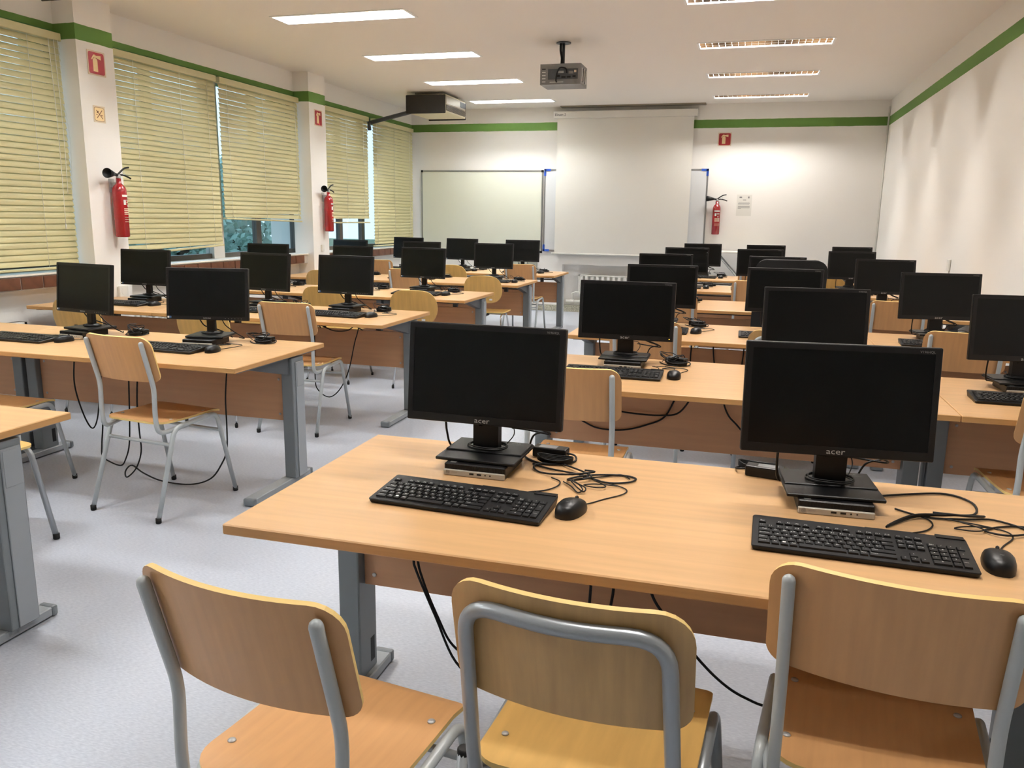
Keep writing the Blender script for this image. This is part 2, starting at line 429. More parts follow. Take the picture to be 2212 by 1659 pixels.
names_row = ['nearest', 'second', 'third', 'fourth', 'fifth', 'sixth', 'seventh', 'farthest']
for (s_, y) in LUMS:
    k = (s_, ON(s_, y)); ys = [q for (a, q) in LUMS if a == s_]; i = ys.index(y)
    vis = {6.566: 'nearest in view', 8.287: 'second in view', 9.955: 'third in view', 11.66: 'farthest, by the back wall',
           6.65: 'cut off by the top edge', 8.364: 'nearest wholly in view', 10.05: 'middle one in view', 11.74: 'farthest, by the back wall'}
    lab = ('bright' if s_ == 'L' else 'dim-looking')+' louvred ceiling light in the '+('window-side' if s_ == 'L' else 'right-hand')+' line, '+vis.get(y, names_row[i]+' from the rear wall behind the camera')
    if k not in proto:
        proto[k] = make_luminaire('tube_cool' if s_ == 'L' else 'tube_warm', lab, 'reflector' if s_ == 'L' else 'reflector_dark')
        proto[k].location = (LUMX[s_], y, ZC)
    else: dup(proto[k], (LUMX[s_], y, ZC), 0, lab)

# ---------------------------------------------------------------- blinds
g = G(); prof = []
for k in range(5):
    u = -0.024+0.048*k/4; prof.append((u, 0.0035*(1-(u/0.024)**2)))
ca, sa = math.cos(math.radians(73)), math.sin(math.radians(73))
V = []
for yy in (-0.5, 0.5):
    for (u, h) in prof:
        for d in (0, 0.0012): V.append((u*ca-(h+d)*sa*-1, yy, -u*sa+(h+d)*ca))
n = len(prof); idx = lambda e, k, d: e*2*n+k*2+d
Fc = []
for k in range(n-1):
    Fc += [(idx(0,k,1), idx(0,k+1,1), idx(1,k+1,1), idx(1,k,1)), (idx(0,k,0), idx(1,k,0), idx(1,k+1,0), idx(0,k+1,0))]
Fc += [(idx(0,0,0), idx(0,0,1), idx(1,0,1), idx(1,0,0)), (idx(0,n-1,1), idx(0,n-1,0), idx(1,n-1,0), idx(1,n-1,1))]
g.add(V, Fc, 0, False); slat_me = g.mesh('slat', 'blind_green')
XB = -5.214
def blind(label, y0, y1, zb0, zb1, cords):
    t = thing('venetian_blind', label, 'blind', (XB, y0, 2.77), 0, 'venetian blinds on the window wall')
    L = y1-y0
    g = G(); g.cbox((0, L/2, -0.028), (0.055, L+0.01, 0.058), 0, r=0.003, seg=1); g.obj('head_rail', 'blind_green', t)
    z = -0.085; nb = 0
    zb = min(zb0, zb1)-2.77
    ns = int((z-(zb+0.03))/0.0455)
    for k in range(ns+1):
        zz = z-k*0.0455
        over = zz-(max(zb0, zb1)-2.77)
        tilt = 0.0
        if over < 0.06: tilt = math.atan2(zb1-zb0, L)*max(0, min(1, (0.06-over)/0.06))
        o = link('slat', slat_me, t, (0, L/2, zz+random.uniform(-0.0008, 0.0008)), (tilt, random.uniform(-0.02, 0.02), 0)); o.scale = (1, L, 1)
    g = G(); g.cbox((0, 0, 0), (0.05, math.hypot(L, zb1-zb0), 0.018), 0, r=0.004, seg=1)
    g.obj('bottom_rail', 'blind_green', t, (0, L/2, (zb0+zb1)/2-2.77), (math.atan2(zb1-zb0, L), 0, 0))
    for yy in cords:
        g = G(); zz = zb0+(zb1-zb0)*yy/L-2.77
        g.tube([(0.018, yy, -0.055), (0.016, yy, zz)], 0.0016, 5); g.obj('ladder_cord', 'white_plastic', t)
    return t
blind('unseen pale green venetian blind beyond the left edge, added to block sky', 2.40, 3.32, 1.0, 1.0, (0.2, 0.7))  # unseen blind, added to keep sky reflections off a monitor
t = blind('pale green venetian blind left of the near pillar, at the left edge', 3.35, 5.375, 1.0, 1.0, (0.4, 1.72))
g = G()
for i, yy in enumerate((1.90, 1.95, 1.99)):
    zz = -1.43 if i == 0 else -1.15-0.05*i
    g.tube(spline([(0.032, yy, -0.055), (0.034, yy+0.01, -0.5), (0.04, yy+0.005+0.02*(i == 2), -0.8), (0.034, yy, zz)], 4), 0.0025, 5)
g.tube([(0.034, 1.90, -1.43), (0.034, 1.90, -1.47)], 0.006, 6)
g.obj('pull_cord', 'white_plastic', t)
blind('widest pale green blind just right of the near pillar, hanging low with skewed rail', 5.80, 7.285, 1.065, 1.118, (0.35, 0.95, 1.35))
blind('pale green blind raised above blue window panes, left of second pillar', 7.35, 8.84, 1.385, 1.352, (0.12, 0.75, 1.42))
blind('pale green blind right of the second pillar, raised above bright panes', 9.285, 10.69, 1.336, 1.336, (0.15, 0.75, 1.25))
blind('pale green blind in the far corner by the whiteboard, fully lowered', 10.86, 12.27, 1.0, 1.0, (0.10, 0.7, 1.28))

# ---------------------------------------------------------------- radiators
def radiator(label, loc, rotz, W, H, n):
    t = thing('radiator', label, 'radiator', loc, rotz)
    g = G(); g.box(-W/2, W/2, 0.0, 0.03, 0, H); g.box(-W/2, W/2, -0.05, 0.03, H-0.02, H); g.box(-W/2, -W/2+0.02, -0.05, 0.03, 0, H); g.box(W/2-0.02, W/2, -0.05, 0.03, 0, H)
    g.obj('body', 'white_metal', t)
    p = W/n; g = G(); g.cbox((0, -0.03, H/2), (p*0.55, 0.04, H-0.04), 0, r=0.008, seg=1); me = g.mesh('fin', 'white_metal')
    for k in range(n): link('fin', me, t, (-W/2+p*(k+0.5), 0, 0))
    g = G(); g.tube([(-W/2-0.10, 0.0, -0.09), (-W/2-0.10, 0.0, 0.03), (-W/2-0.05, 0, 0.05), (-W/2, 0.0, 0.05)], 0.012, 8)
    g.tube([(-W/2-0.20, 0.0, -0.10), (W/2, 0.0, -0.10)], 0.026, 10); g.tube([(-W/2-0.13, 0, -0.10), (-W/2-0.07, 0, -0.10)], 0.033, 10)
    g.obj('pipe', 'white_metal', t); return t
radiator('white ribbed radiator in the wall niche below the projection screen', (-1.87, YB+0.05, 0.255), 0, 1.27, 0.325, 15)
radiator('white radiator under the window at the left edge, behind second desk row', (XL+0.06, 4.42, 0.28), PI/2, 0.72, 0.34, 9)
radiator('white radiator under the middle window behind the third desk row', (XL+0.06, 6.10, 0.28), PI/2, 0.70, 0.34, 9)

# ---------------------------------------------------------------- desks
ZD, TT, DD = 0.7375, 0.026, 0.835
DESKS = []
def desk(name, label, x0, x1, yf, leg_l=True, leg_r=True, rot=0.0):
    W = x1-x0; t = thing(name, label, 'desk', (x0, yf, 0), rot, 'classroom computer desks'); DESKS.append((t, (x0, x1, yf)))
    g = G(); g.cbox((W/2, DD/2, ZD-TT/2), (W, DD, TT), 0, r=0.003, seg=1)
    for i, f in enumerate(g.f):
        zs = [g.v[j][2] for j in f]
        if min(zs) < ZD-0.004: g.m[i] = 1
    g.obj('desktop', ['desk_beech', 'desk_edge'], t)
    g = G(); g.cbox((W/2, 0.558, 0.481), (W-0.170, 0.018, 0.262), 0, r=0.001, seg=1); pn = g.obj('modesty_panel', 'panel_beech', t)
    for sx in (0.118, W-0.118):
        for zz in (0.385, 0.575):
            g = G(); g.lathe([(0.006, 0), (0.007, 0.003), (0.005, 0.0045)], 10, mat4=Matrix.Translation((sx, 0.549, zz)) @ Matrix.Rotation(PI/2, 4, 'X'))
            g.obj('screw', 'logo_silver', pn)
    g = G(); g.box(0.09, W-0.09, 0.50, 0.53, ZD-TT-0.045, ZD-TT); g.box(0.12, W-0.12, 0.60, 0.72, ZD-TT-0.075, ZD-TT-0.065)
    for sx in (0.3, W-0.3): g.box(sx-0.02, sx+0.02, 0.567, 0.60, 0.59, ZD-TT)
    g.obj('frame_beam', 'dark_grey', t)
    for side, on in ((0, leg_l), (1, leg_r)):
        if not on: continue
        xe = 0.0 if side == 0 else W; sg = 1 if side == 0 else -1
        lg = link('leg', None, t, (xe, 0, 0))
        X = lambda a, b: (min(sg*a, sg*b), max(sg*a, sg*b))
        g = G(); xa, xb = X(0.014, 0.082); g.cbox(((xa+xb)/2, 0.572, (0.04+ZD-TT-0.012)/2), (xb-xa, 0.115, ZD-TT-0.052), 0, r=0.005, seg=2)
        g.box(xb-0.0005 if sg > 0 else xa-0.0005, xb+0.0005 if sg > 0 else xa+0.0005, 0.585, 0.612, 0.07, 0.15, 1)
        xa, xb = X(0.03, 0.08); g.box(xa, xb, 0.06, 0.78, ZD-TT-0.012, ZD-TT, 0)
        g.add([(xa,0.16,ZD-TT-0.012),(xb,0.16,ZD-TT-0.012),(xb,0.51,ZD-TT-0.012),(xa,0.51,ZD-TT-0.012),(xa,0.51,ZD-TT-0.10),(xb,0.51,ZD-TT-0.10)],
              [(0,1,5,4),(0,4,3),(1,2,5),(2,3,4,5)], 2)
        g.obj('column', ['desk_grey', 'black_matte', 'dark_grey'], lg)  # column grey set darker than the foot, imitating shade under the desktop
        g = G(); xa, xb = X(0.0085, 0.0145); g.cbox(((xa+xb)/2, 0.582, 0.36), (xb-xa, 0.078, 0.63), 0, r=0.002, seg=1); g.obj('cable_cover', 'desk_light_grey', lg)
        g = G(); xa, xb = X(0.0065, 0.0090); g.cbox(((xa+xb)/2, 0.584, 0.605), (xb-xa, 0.070, 0.125), 0, r=0.001, seg=1); g.obj('cover_lid', 'desk_light_grey', lg)
        g = G(); xc = sg*0.066; g.cbox((xc, 0.435, 0.024), (0.064, 0.53, 0.034), 0, r=0.004, seg=1); g.obj('foot', 'desk_light_grey', lg)
        for yy, dy in ((0.158, -1), (0.712, 1)):
            g = G(); g.cbox((xc, yy, 0.022), (0.066, 0.026, 0.040), 0, r=0.008, seg=2); g.obj('end_cap', 'desk_grey', lg)
    return t
LF = [1.43, 3.18, 4.82, 6.53, 8.22, 9.79]; RF = [1.516, 3.31, 4.86, 6.63, 8.37, 10.0]
ROW = ['nearest', 'second', 'third', 'fourth', 'fifth', 'farthest']
LXR = [-2.292, -2.25, -2.27, -2.30, -2.305, -2.28]
RX0 = [-1.131, -0.985, -1.045, -1.03, -1.03, -1.03]
for i in range(6):
    desk('desk', 'beech desk in the %s window-side row, end by the aisle' % ROW[i], LXR[i]-1.80, LXR[i], LF[i])
    if i: desk('desk', 'short beech desk in the %s window-side row, end by the windows' % ROW[i], -5.20 if i != 1 else -5.12, LXR[i]-1.803, LF[i])
    seam = RX0[i]+(1.90 if i == 0 else 1.80)
    desk('desk', 'wide beech desk in the %s right-hand row, end by the aisle' % ROW[i], RX0[i], seam, RF[i])
    desk('desk', 'short beech desk in the %s right-hand row, end by the right wall' % ROW[i], seam+0.003, min(seam+0.9, XR-0.02), RF[i])

# ---------------------------------------------------------------- workstation pieces
PCH = 0.034
def make_monitor(kind):
    t = thing('monitor', 'x', 'monitor', group='computer monitors')
    W, H = 0.463, 0.284
    tilt = math.radians(6); zc = 0.094+H/2; yp = -0.025
    R = Matrix.Translation((0, yp, zc)) @ Matrix.Rotation(-tilt, 4, 'X')
    g = G(); g.cbox((0, 0.012, 0), (W, 0.024, H), 0, mat4=R, r=0.004, seg=2)
    g.cbox((0, 0.033, 0), (W*0.72, 0.026, H*0.66), 0, mat4=R, r=0.010, seg=2); g.obj('casing', 'black_plastic', t)
    g = G(); b = 0.017; bb = 0.024 if kind == 'a' else 0.020
    mp = lambda u, v, d: R @ Vector((u, d, v))
    x0, x1, z0, z1 = -W/2+b, W/2-b, -H/2+bb, H/2-b
    g.box(0, 0, 0, 0, 0, 0) if False else None
    V = [mp(*p) for p in ((-W/2+.003,-H/2+.003,-.0022),(W/2-.003,-H/2+.003,-.0022),(W/2-.003,H/2-.003,-.0022),(-W/2+.003,H/2-.003,-.0022),
                          (x0,z0,-.0022),(x1,z0,-.0022),(x1,z1,-.0022),(x0,z1,-.0022),(x0,z0,.001),(x1,z0,.001),(x1,z1,.001),(x0,z1,.001),
                          (-W/2+.003,-H/2+.003,.001),(W/2-.003,-H/2+.003,.001),(W/2-.003,H/2-.003,.001),(-W/2+.003,H/2-.003,.001))]
    g.add(V, [(0,1,5,4),(1,2,6,5),(2,3,7,6),(3,0,4,7),(4,5,9,8),(5,6,10,9),(6,7,11,10),(7,4,8,11),(0,12,13,1),(1,13,14,2),(2,14,15,3),(3,15,12,0)])
    g.obj('bezel', 'black_plastic', t)
    g = G(); g.add([mp(x0,z0,-.0006),mp(x1,z0,-.0006),mp(x1,z1,-.0006),mp(x0,z1,-.0006)], [(0,1,2,3)]); g.obj('screen', 'screen_glass', t)
    lg = lambda u, v: mp(u, v, -0.0027)
    if kind == 'a':
        g = G(); text_geo(g, 'acer', 0.021, lambda u, v: lg(u*1.25, v-H/2+0.0125)); g.obj('logo', 'logo_silver', t)
        g = G(); text_geo(g, 'V196HQL', 0.0085, lambda u, v: lg(u+W/2-0.036, v+H/2-0.0115)); g.obj('model_print', 'print_grey', t)
        g = G(); g.box(-0.038, 0.038, -0.006, 0.026, 0.012, 0.19); nk = g
        nk.obj('neck', 'black_plastic', t)
        g = G(); g.cbox((0, 0.0, 0.0055), (0.234, 0.205, 0.009), 0, r=0.002, seg=1); g.cbox((0, 0.035, 0.0115), (0.228, 0.125, 0.006), 0, r=0.002, seg=1)
        b_ = g.obj('base', 'black_plastic', t)
        g = G(); bt = lambda u, v: (u+0.068, v+0.072, 0.0149)
        text_geo(g, 'UAB', 0.014, lambda u, v: bt(u, v+0.008)); text_geo(g, 'Universitat Autònoma', 0.006, lambda u, v: bt(u, v-0.006))
        g.obj('sticker_print', 'print_grey', b_)
        g = G()
        for k, (rx, dz) in enumerate(((0.058, 0.020), (0.060, 0.023), (0.056, 0.0265))):
            g.tube([(rx*math.cos(2*PI*j/20)+0.002*k, 0.008+rx*0.72*math.sin(2*PI*j/20), dz+0.001*math.sin(j)) for j in range(20)], 0.0019, 5, closed=True)
        g.tube(spline([(0.05, 0.03, 0.024), (0.066, 0.06, 0.05), (0.05, 0.06, 0.075), (-0.02, -0.012, 0.085)], 6), 0.0017, 5)
        g.obj('cable_loop', 'black_matte', t)
        g = G(); g.tube(spline([(-0.13, 0.01, 0.11), (-0.13, 0.02, 0.05), (-0.12, 0.04, 0.0), (-0.08, 0.10, -0.018), (-0.02, 0.13, -0.028)], 6), 0.0035, 6)
        g.tube(spline([(0.02, 0.05, 0.12), (0.09, 0.07, 0.085), (0.15, 0.09, 0.06), (0.16, 0.11, 0.045), (0.09, 0.12, 0.05), (0.05, 0.09, 0.06)], 6), 0.003, 6)
        g.tube(spline([(0.04, 0.05, 0.11), (0.10, 0.085, 0.075), (0.145, 0.10, 0.058), (0.15, 0.12, 0.05), (0.11, 0.115, 0.035), (0.09, 0.13, -0.025)], 6), 0.003, 6)
        g.obj('video_cable', 'black_matte', t)
    else:
        g = G(); text_geo(g, 'SAMSUNG', 0.0095, lambda u, v: lg(u, v-H/2+0.010)); g.obj('logo', 'logo_silver', t)
        g = G(); g.add([lg(-W/2+.008+u, -H/2+.008+v) for u, v in ((0,0),(.010,0),(.010,.010),(0,.010))], [(0,1,2,3)], 0)
        g.add([lg(-W/2+.020+u, -H/2+.008+v) for u, v in ((0,0),(.010,0),(.010,.010),(0,.010))], [(0,1,2,3)], 1); g.obj('energy_sticker', ['print_white', 'sticker_blue'], t)
        g = G()
        for k in range(6): g.add([lg(W/2-.13+.018*k+u, -H/2+.009+v) for u, v in ((0,0),(.004,0),(.004,.003),(0,.003))], [(0,1,2,3)])
        g.obj('button_marks', 'print_grey', t)
        g = G(); g.cbox((0, 0.012, 0.10), (0.048, 0.03, 0.185), 0, r=0.006, seg=2); g.obj('neck', 'black_plastic', t)
        g = G(); g.cbox((0, 0.0, 0.007), (0.215, 0.19, 0.013), 0, r=0.005, seg=2); g.lathe([(0.045, 0), (0.04, 0.01), (0.03, 0.016)], 16, (0, 0.012, 0.013)); g.obj('base', 'black_plastic', t)
        g = G()
        for k, (rx, dz) in enumerate(((0.055, 0.017), (0.06, 0.02))):
            g.tube([(rx*math.cos(2*PI*j/18), 0.012+rx*0.7*math.sin(2*PI*j/18), dz) for j in range(18)], 0.0018, 5, closed=True)
        g.obj('cable_loop', 'black_matte', t)
        g = G(); g.tube(spline([(-0.07, 0.01, 0.10), (-0.05, 0.03, 0.055), (-0.01, 0.05, 0.04), (0.03, 0.10, 0.01), (0.06, 0.14, -0.025)], 6), 0.0035, 6)
        g.tube(spline([(0.06, 0.01, 0.10), (0.07, 0.03, 0.06), (0.11, 0.05, 0.02), (0.15, 0.09, -0.02), (0.10, 0.14, -0.026)], 6), 0.003, 6)
        g.obj('video_cable', 'black_matte', t)
    return t
def make_pc():
    t = thing('mini_pc', 'x', 'computer', group='mini computers under the monitors')
    w_, d = 0.178, 0.178
    g = G(); g.cbox((0, 0, PCH/2+0.001), (w_, d, PCH-0.002), 0, r=0.003, seg=1); g.obj('chassis', 'black_plastic', t)
    g = G(); g.cbox((0, -d/2-0.003, 0.009), (w_, 0.008, 0.017), 0, r=0.002, seg=1); fp = g.obj('front_panel', 'pc_silver', t)
    ff = -d/2-0.0078
    q = lambda u, v: (u, ff, v)
    g = G()
    for x in (-0.006, 0.016): g.add([q(x+a, 0.0105+b) for a, b in ((-.0065,-.0025),(.0065,-.0025),(.0065,.0025),(-.0065,.0025))], [(0,1,2,3)])
    for x in (0.034, 0.048): g.add([q(x+.0022*math.cos(k*PI/5), 0.0105+.0022*math.sin(k*PI/5)) for k in range(10)], [tuple(range(10))])
    g.obj('port', 'black_matte', fp)
    g = G(); text_geo(g, 'PRODESK', 0.004, lambda u, v: q(u-0.056, v+0.0105)); text_geo(g, 'hp', 0.008, lambda u, v: q(u-0.076, v+0.0105))
    g.tube([(-0.076+0.0055*math.cos(2*PI*j/16), ff, 0.0105+0.0055*math.sin(2*PI*j/16)) for j in range(16)], 0.0004, 4, closed=True)
    g.obj('logo', 'print_grey', fp)
    g = G()
    for k in range(22): g.box(-w_/2+0.006+k*0.0077, -w_/2+0.009+k*0.0077, -d/2-0.0012, -d/2, 0.019, PCH-0.004)
    g.obj('vent_slots', 'black_matte', t)
    g = G(); g.box(-0.075, -0.058, -d/2+0.008, -d/2+0.02, PCH-0.001, PCH); g.obj('sticker', 'print_white', t)
    return t

U = 0.019
KEYS = []      # (x, y, w, h, legend)
def krow(y, x, spec, h=1.0):
    for it in spec:
        if isinstance(it, (int, float)): x += it; continue
        leg, wd = it if isinstance(it, tuple) else (it, 1.0)
        KEYS.append((x+wd/2, y, wd, h, leg)); x += wd
krow(5.35, 0, ['Esc', 1, 'F1', 'F2', 'F3', 'F4', .5, 'F5', 'F6', 'F7', 'F8', .5, 'F9', 'F10', 'F11', 'F12', .25, 'Impr', 'Bloq', 'Pausa'], 0.7)
krow(4.1, 0, ['º ª', '1 !', '2 "', '3 ·', '4 $', '5 %', '6 &', '7 /', '8 (', '9 )', '0 =', "' ?", '¡ ¿', ('←', 2), .25, 'Ins', 'Inicio', 'RePág', .25, 'BN', '/', '*', '-'])
krow(3.1, 0, [('Tab', 1.5), 'Q', 'W', 'E €', 'R', 'T', 'Y', 'U', 'I', 'O', 'P', '^ [', '+ ]', ('Intro', 1.5), .25, 'Supr', 'Fin', 'AvPág', .25, '7', '8', '9'])
KEYS.append((22.0, 2.6, 1, 2.0, '+'))
krow(2.1, 0, [('Bloq Mayús', 1.75), 'A', 'S', 'D', 'F', 'G', 'H', 'J', 'K', 'L', 'Ñ', '´ {', 'Ç }', ('', 1.25), 3.5, '4', '5', '6'])
krow(1.1, 0, [('Mayús', 1.25), '< >', 'Z', 'X', 'C', 'V', 'B', 'N', 'M', ', ;', '. :', '- _', ('Mayús', 2.75), 1.25, '^', 1.25, '1', '2', '3'])
KEYS.append((22.0, 0.6, 1, 2.0, 'Intro'))
krow(0.1, 0, [('Control', 1.5), 'Fn', ('win', 1.0), 'Alt', ('', 5.25), ('Alt Gr', 1.25), 'Menú', ('Control', 3.0), .25, '<', 'v', '>', .25, ('0', 2), '.'])
KW, KD = 0.452, 0.160
def kpos(kx, ky): return (-KW/2+0.0125+kx*U, -KD/2+0.0215+ky*U)
def kz(y): return 0.0125+(y+KD/2)*0.085
SL = math.atan(0.085)
def make_keyboard(detail):
    t = thing('keyboard', 'x', 'keyboard', group='computer keyboards')
    g = G(); out = rr(KW, KD, 0.006, 3)
    n = len(out); V = [(u*0.985, v*0.96, 0.0015) for u, v in out]+[(u, v, kz(v)-0.002) for u, v in out]+[(u*0.992, v*0.985, kz(v)) for u, v in out]
    g.add(V, [list(range(n))[::-1], list(range(2*n, 3*n))]+[(a*n+i, a*n+(i+1) % n, (a+1)*n+(i+1) % n, (a+1)*n+i) for a in (0, 1) for i in range(n)])
    g.box(0.165, 0.222, KD/2-0.012, KD/2+0.006, kz(KD/2)-0.006, kz(KD/2)+0.001); g.box(0.02, 0.118, KD/2-0.004, KD/2+0.005, kz(KD/2)-0.006, kz(KD/2)-0.001)
    g.obj('case', 'black_plastic', t)
    if detail:
        cache = {}
        for (kx, ky, wd, h, leg) in KEYS:
            key = (wd, h)
            if key not in cache:
                g = G(); a, b = wd*U/2-0.0013, h*U/2-0.0013; c = 0.0012
                g.add([(-a,-b,0),(a,-b,0),(a,b,0),(-a,b,0),(-a+c,-b+c,.0042),(a-c,-b+c,.0042),(a-c,b-c,.0042),(-a+c,b-c,.0042)],
                      [(4,5,6,7),(0,1,5,4),(1,2,6,5),(2,3,7,6),(3,0,4,7)]); cache[key] = g.mesh('key', 'key_black')
            x, y = kpos(kx, ky); link('key', cache[key], t, (x, y, kz(y)-0.0005), (SL, 0, 0))
        g = G()
        for (kx, ky, wd, h, leg) in KEYS:
            if not leg: continue
            x, y = kpos(kx, ky); z0 = kz(y)+0.0042
            if leg == 'win':
                for a in (0, 1):
                    for b in (0, 1): g.add([(x-.004+a*.0034+u, y+b*.0034+v, z0+(v+b*.0034)*.085) for u, v in ((0,0),(.003,0),(.003,.003),(0,.003))], [(0,1,2,3)])
                continue
            sz = 0.0066 if len(leg) <= 3 else 0.0042
            xl = x-wd*U/2+0.0042 if (len(leg) > 3 or ' ' in leg) else x
            text_geo(g, leg, sz, lambda u, v: (xl+u*1.05, y+0.0015+v, z0+(v+.0015)*.085), align='LEFT' if xl != x else 'CENTER')
        o = g.obj('key_legends', 'print_white', t); o['kind'] = 'stuff'
    else:
        g = G()
        for (kx, ky, wd, h, leg) in KEYS:
            x, y = kpos(kx, ky); a, b = wd*U/2-0.0015, h*U/2-0.0015; z = kz(y)
            g.add([(x-a,y-b,z-.001),(x+a,y-b,z-.001),(x+a,y+b,z),(x-a,y+b,z),(x-a+.001,y-b+.001,z+.0036),(x+a-.001,y-b+.001,z+.0036),(x+a-.001,y+b-.001,z+.0045),(x-a+.001,y+b-.001,z+.0045)],
                  [(4,5,6,7),(0,1,5,4),(1,2,6,5),(2,3,7,6),(3,0,4,7)], 0)
            if leg: g.add([(x-a*.4,y,z+.0044),(x+a*.15,y,z+.0044),(x+a*.15,y+b*.5,z+.0048),(x-a*.4,y+b*.5,z+.0048)], [(0,1,2,3)], 1)
        o = g.obj('keys', ['key_black', 'print_grey'], t); o['kind'] = 'stuff'
    g = G(); g.tube(spline([(0.085, KD/2, 0.018), (0.095, KD/2+0.03, 0.004), (0.13, KD/2+0.06, 0.003), (0.165, KD/2+0.09, 0.003), (0.185, KD/2+0.13, 0.004), (0.18, KD/2+0.17, 0.004), (0.15, KD/2+0.19, 0.005)], 6), 0.0020, 6)
    g.obj('cable', 'black_matte', t)
    return t
def make_mouse():
    t = thing('mouse', 'x', 'mouse', group='computer mice')
    g = G(); n = 20; V = []; Fc = []
    lev = [(1.0, 0.0), (1.03, 0.008), (1.0, 0.018), (0.90, 0.027), (0.72, 0.033), (0.45, 0.0365), (0.15, 0.038)]
    for (sc_, z) in lev:
        for j in range(n):
            a = 2*PI*j/n; c, s_ = math.cos(a), math.sin(a)
            ex = abs(c)**0.8*(1 if c > 0 else -1); ey = abs(s_)**0.85*(1 if s_ > 0 else -1)
            x = 0.031*ex*sc_; y = 0.055*ey*sc_-0.006*(1-sc_)
            V.append((x, y, z*(1-0.22*max(0, y/0.055))))
    k = len(lev); Fc = [(i*n+j, i*n+(j+1) % n, (i+1)*n+(j+1) % n, (i+1)*n+j) for i in range(k-1) for j in range(n)]
    g.add(V, Fc, 0, True); g.add([V[i] for i in range(n)], [tuple(range(n))[::-1]]); g.add([V[(k-1)*n+i] for i in range(n)], [tuple(range(n))], 0, True)
    g.obj('shell', 'black_plastic', t)
    g = G(); g.lathe([(0.006, -0.003), (0.0075, 0), (0.006, 0.003)], 14, mat4=Matrix.Translation((0, 0.030, 0.029)) @ Matrix.Rotation(PI/2, 4, 'Y')); g.obj('scroll_wheel', 'rubber', t)
    g = G(); text_geo(g, 'hp', 0.009, lambda u, v: (u, v-0.022, 0.0372)); g.obj('logo', 'print_grey', t)
    g = G(); g.tube(spline([(0.0, 0.052, 0.008), (0.01, 0.075, 0.003), (0.03, 0.13, 0.002), (0.058, 0.19, 0.003), (0.05, 0.23, 0.003), (0.0, 0.25, 0.003), (-0.05, 0.255, 0.004), (-0.09, 0.26, 0.004)], 6), 0.0018, 6)
    g.tube(spline([(0.02, 0.24, 0.004), (-0.03, 0.22, 0.006), (-0.06, 0.20, 0.004), (-0.02, 0.19, 0.007), (0.0, 0.21, 0.008), (-0.05, 0.24, 0.009)], 6), 0.0018, 6)
    g.obj('cable', 'black_matte', t)
    return t
def make_adapter():
    t = thing('power_adapter', 'x', 'power adapter', group='power adapters lying on desks')
    g = G(); g.cbox((0, 0, 0.016), (0.105, 0.045, 0.030), 0, r=0.004, seg=2); g.obj('body', 'black_plastic', t)
    g = G(); g.box(-0.035, 0.02, -0.015, 0.015, 0.0309, 0.0313); g.obj('rating_sticker', 'print_grey', t)
    g = G(); g.tube(spline([(0.052, 0, 0.016), (0.075, 0.0, 0.012), (0.085, -0.03, 0.005), (0.06, -0.07, 0.004), (0.0, -0.09, 0.004), (-0.05, -0.06, 0.004), (-0.07, -0.04, 0.005)], 6), 0.003, 6)
    for k in range(5):
        r = 0.016+0.003*k; g.tube([(0.03+0.06*math.cos(2*PI*j/16)*0.9, -0.055+r*math.sin(2*PI*j/16), 0.004+0.0035*k+0.004*math.cos(4*PI*j/16)) for j in range(16)], 0.0024, 5, closed=True)
    g.obj('cord', 'black_matte', t)
    return t
PRO = {'acer': make_monitor('a'), 'sams': make_monitor('s'), 'pc': make_pc(), 'kb': make_keyboard(False), 'kbd': make_keyboard(True), 'mouse': make_mouse(), 'ad': make_adapter()}
used = set()
def put(key, loc, rz, label):
    if key not in used:
        used.add(key); o = PRO[key]; o.location = loc; o.rotation_euler = (0, 0, rz); o['label'] = label; return o
    return dup(PRO[key], loc, rz, label)
R_ = math.radians
TANGLE = []
# (row, x of monitor centre, yaw deg, position word)
LM = [(1, -3.655, -10, 'left of the two'), (1, -2.835, 12, 'right of the two'), (2, -4.62, 0, 'left of the three'), (2, -3.53, -7, 'middle of the three'), (2, -2.85, -4, 'right of the three'),
      (3, -4.60, 0, 'left of the three'), (3, -3.67, -10, 'middle of the three'), (3, -2.935, -5, 'right of the three'), (4, -4.565, -4, 'left of the three'), (4, -3.65, 3, 'middle of the three'), (4, -2.77, 0, 'right of the three'),
      (5, -4.49, -8, 'left of the three'), (5, -3.71, -6, 'middle of the three'), (5, -2.865, 2, 'right of the three')]
RM = [(0, -0.690, -1, 'left of the two'), (0, 0.243, 5, 'right of the two'), (1, -0.55, 1, 'left of the three'), (1, 0.315, 7, 'middle of the three'), (1, 1.178, 6, 'right of the three'),
      (2, -0.54, 2, 'left of the three'), (2, 0.238, -3, 'middle of the three'), (2, 1.142, 8, 'right of the three'), (3, -0.69, 8, 'left of the three'), (3, 0.245, -2, 'middle of the three'), (3, 1.088, 6, 'right of the three'),
      (4, -0.634, 3, 'left of the three'), (4, 0.122, 6, 'middle of the three'), (4, 1.025, 8, 'right of the three'), (5, -0.555, 5, 'left of the three'), (5, 0.21, 5, 'middle of the three'), (5, 1.205, 8, 'right of the three')]
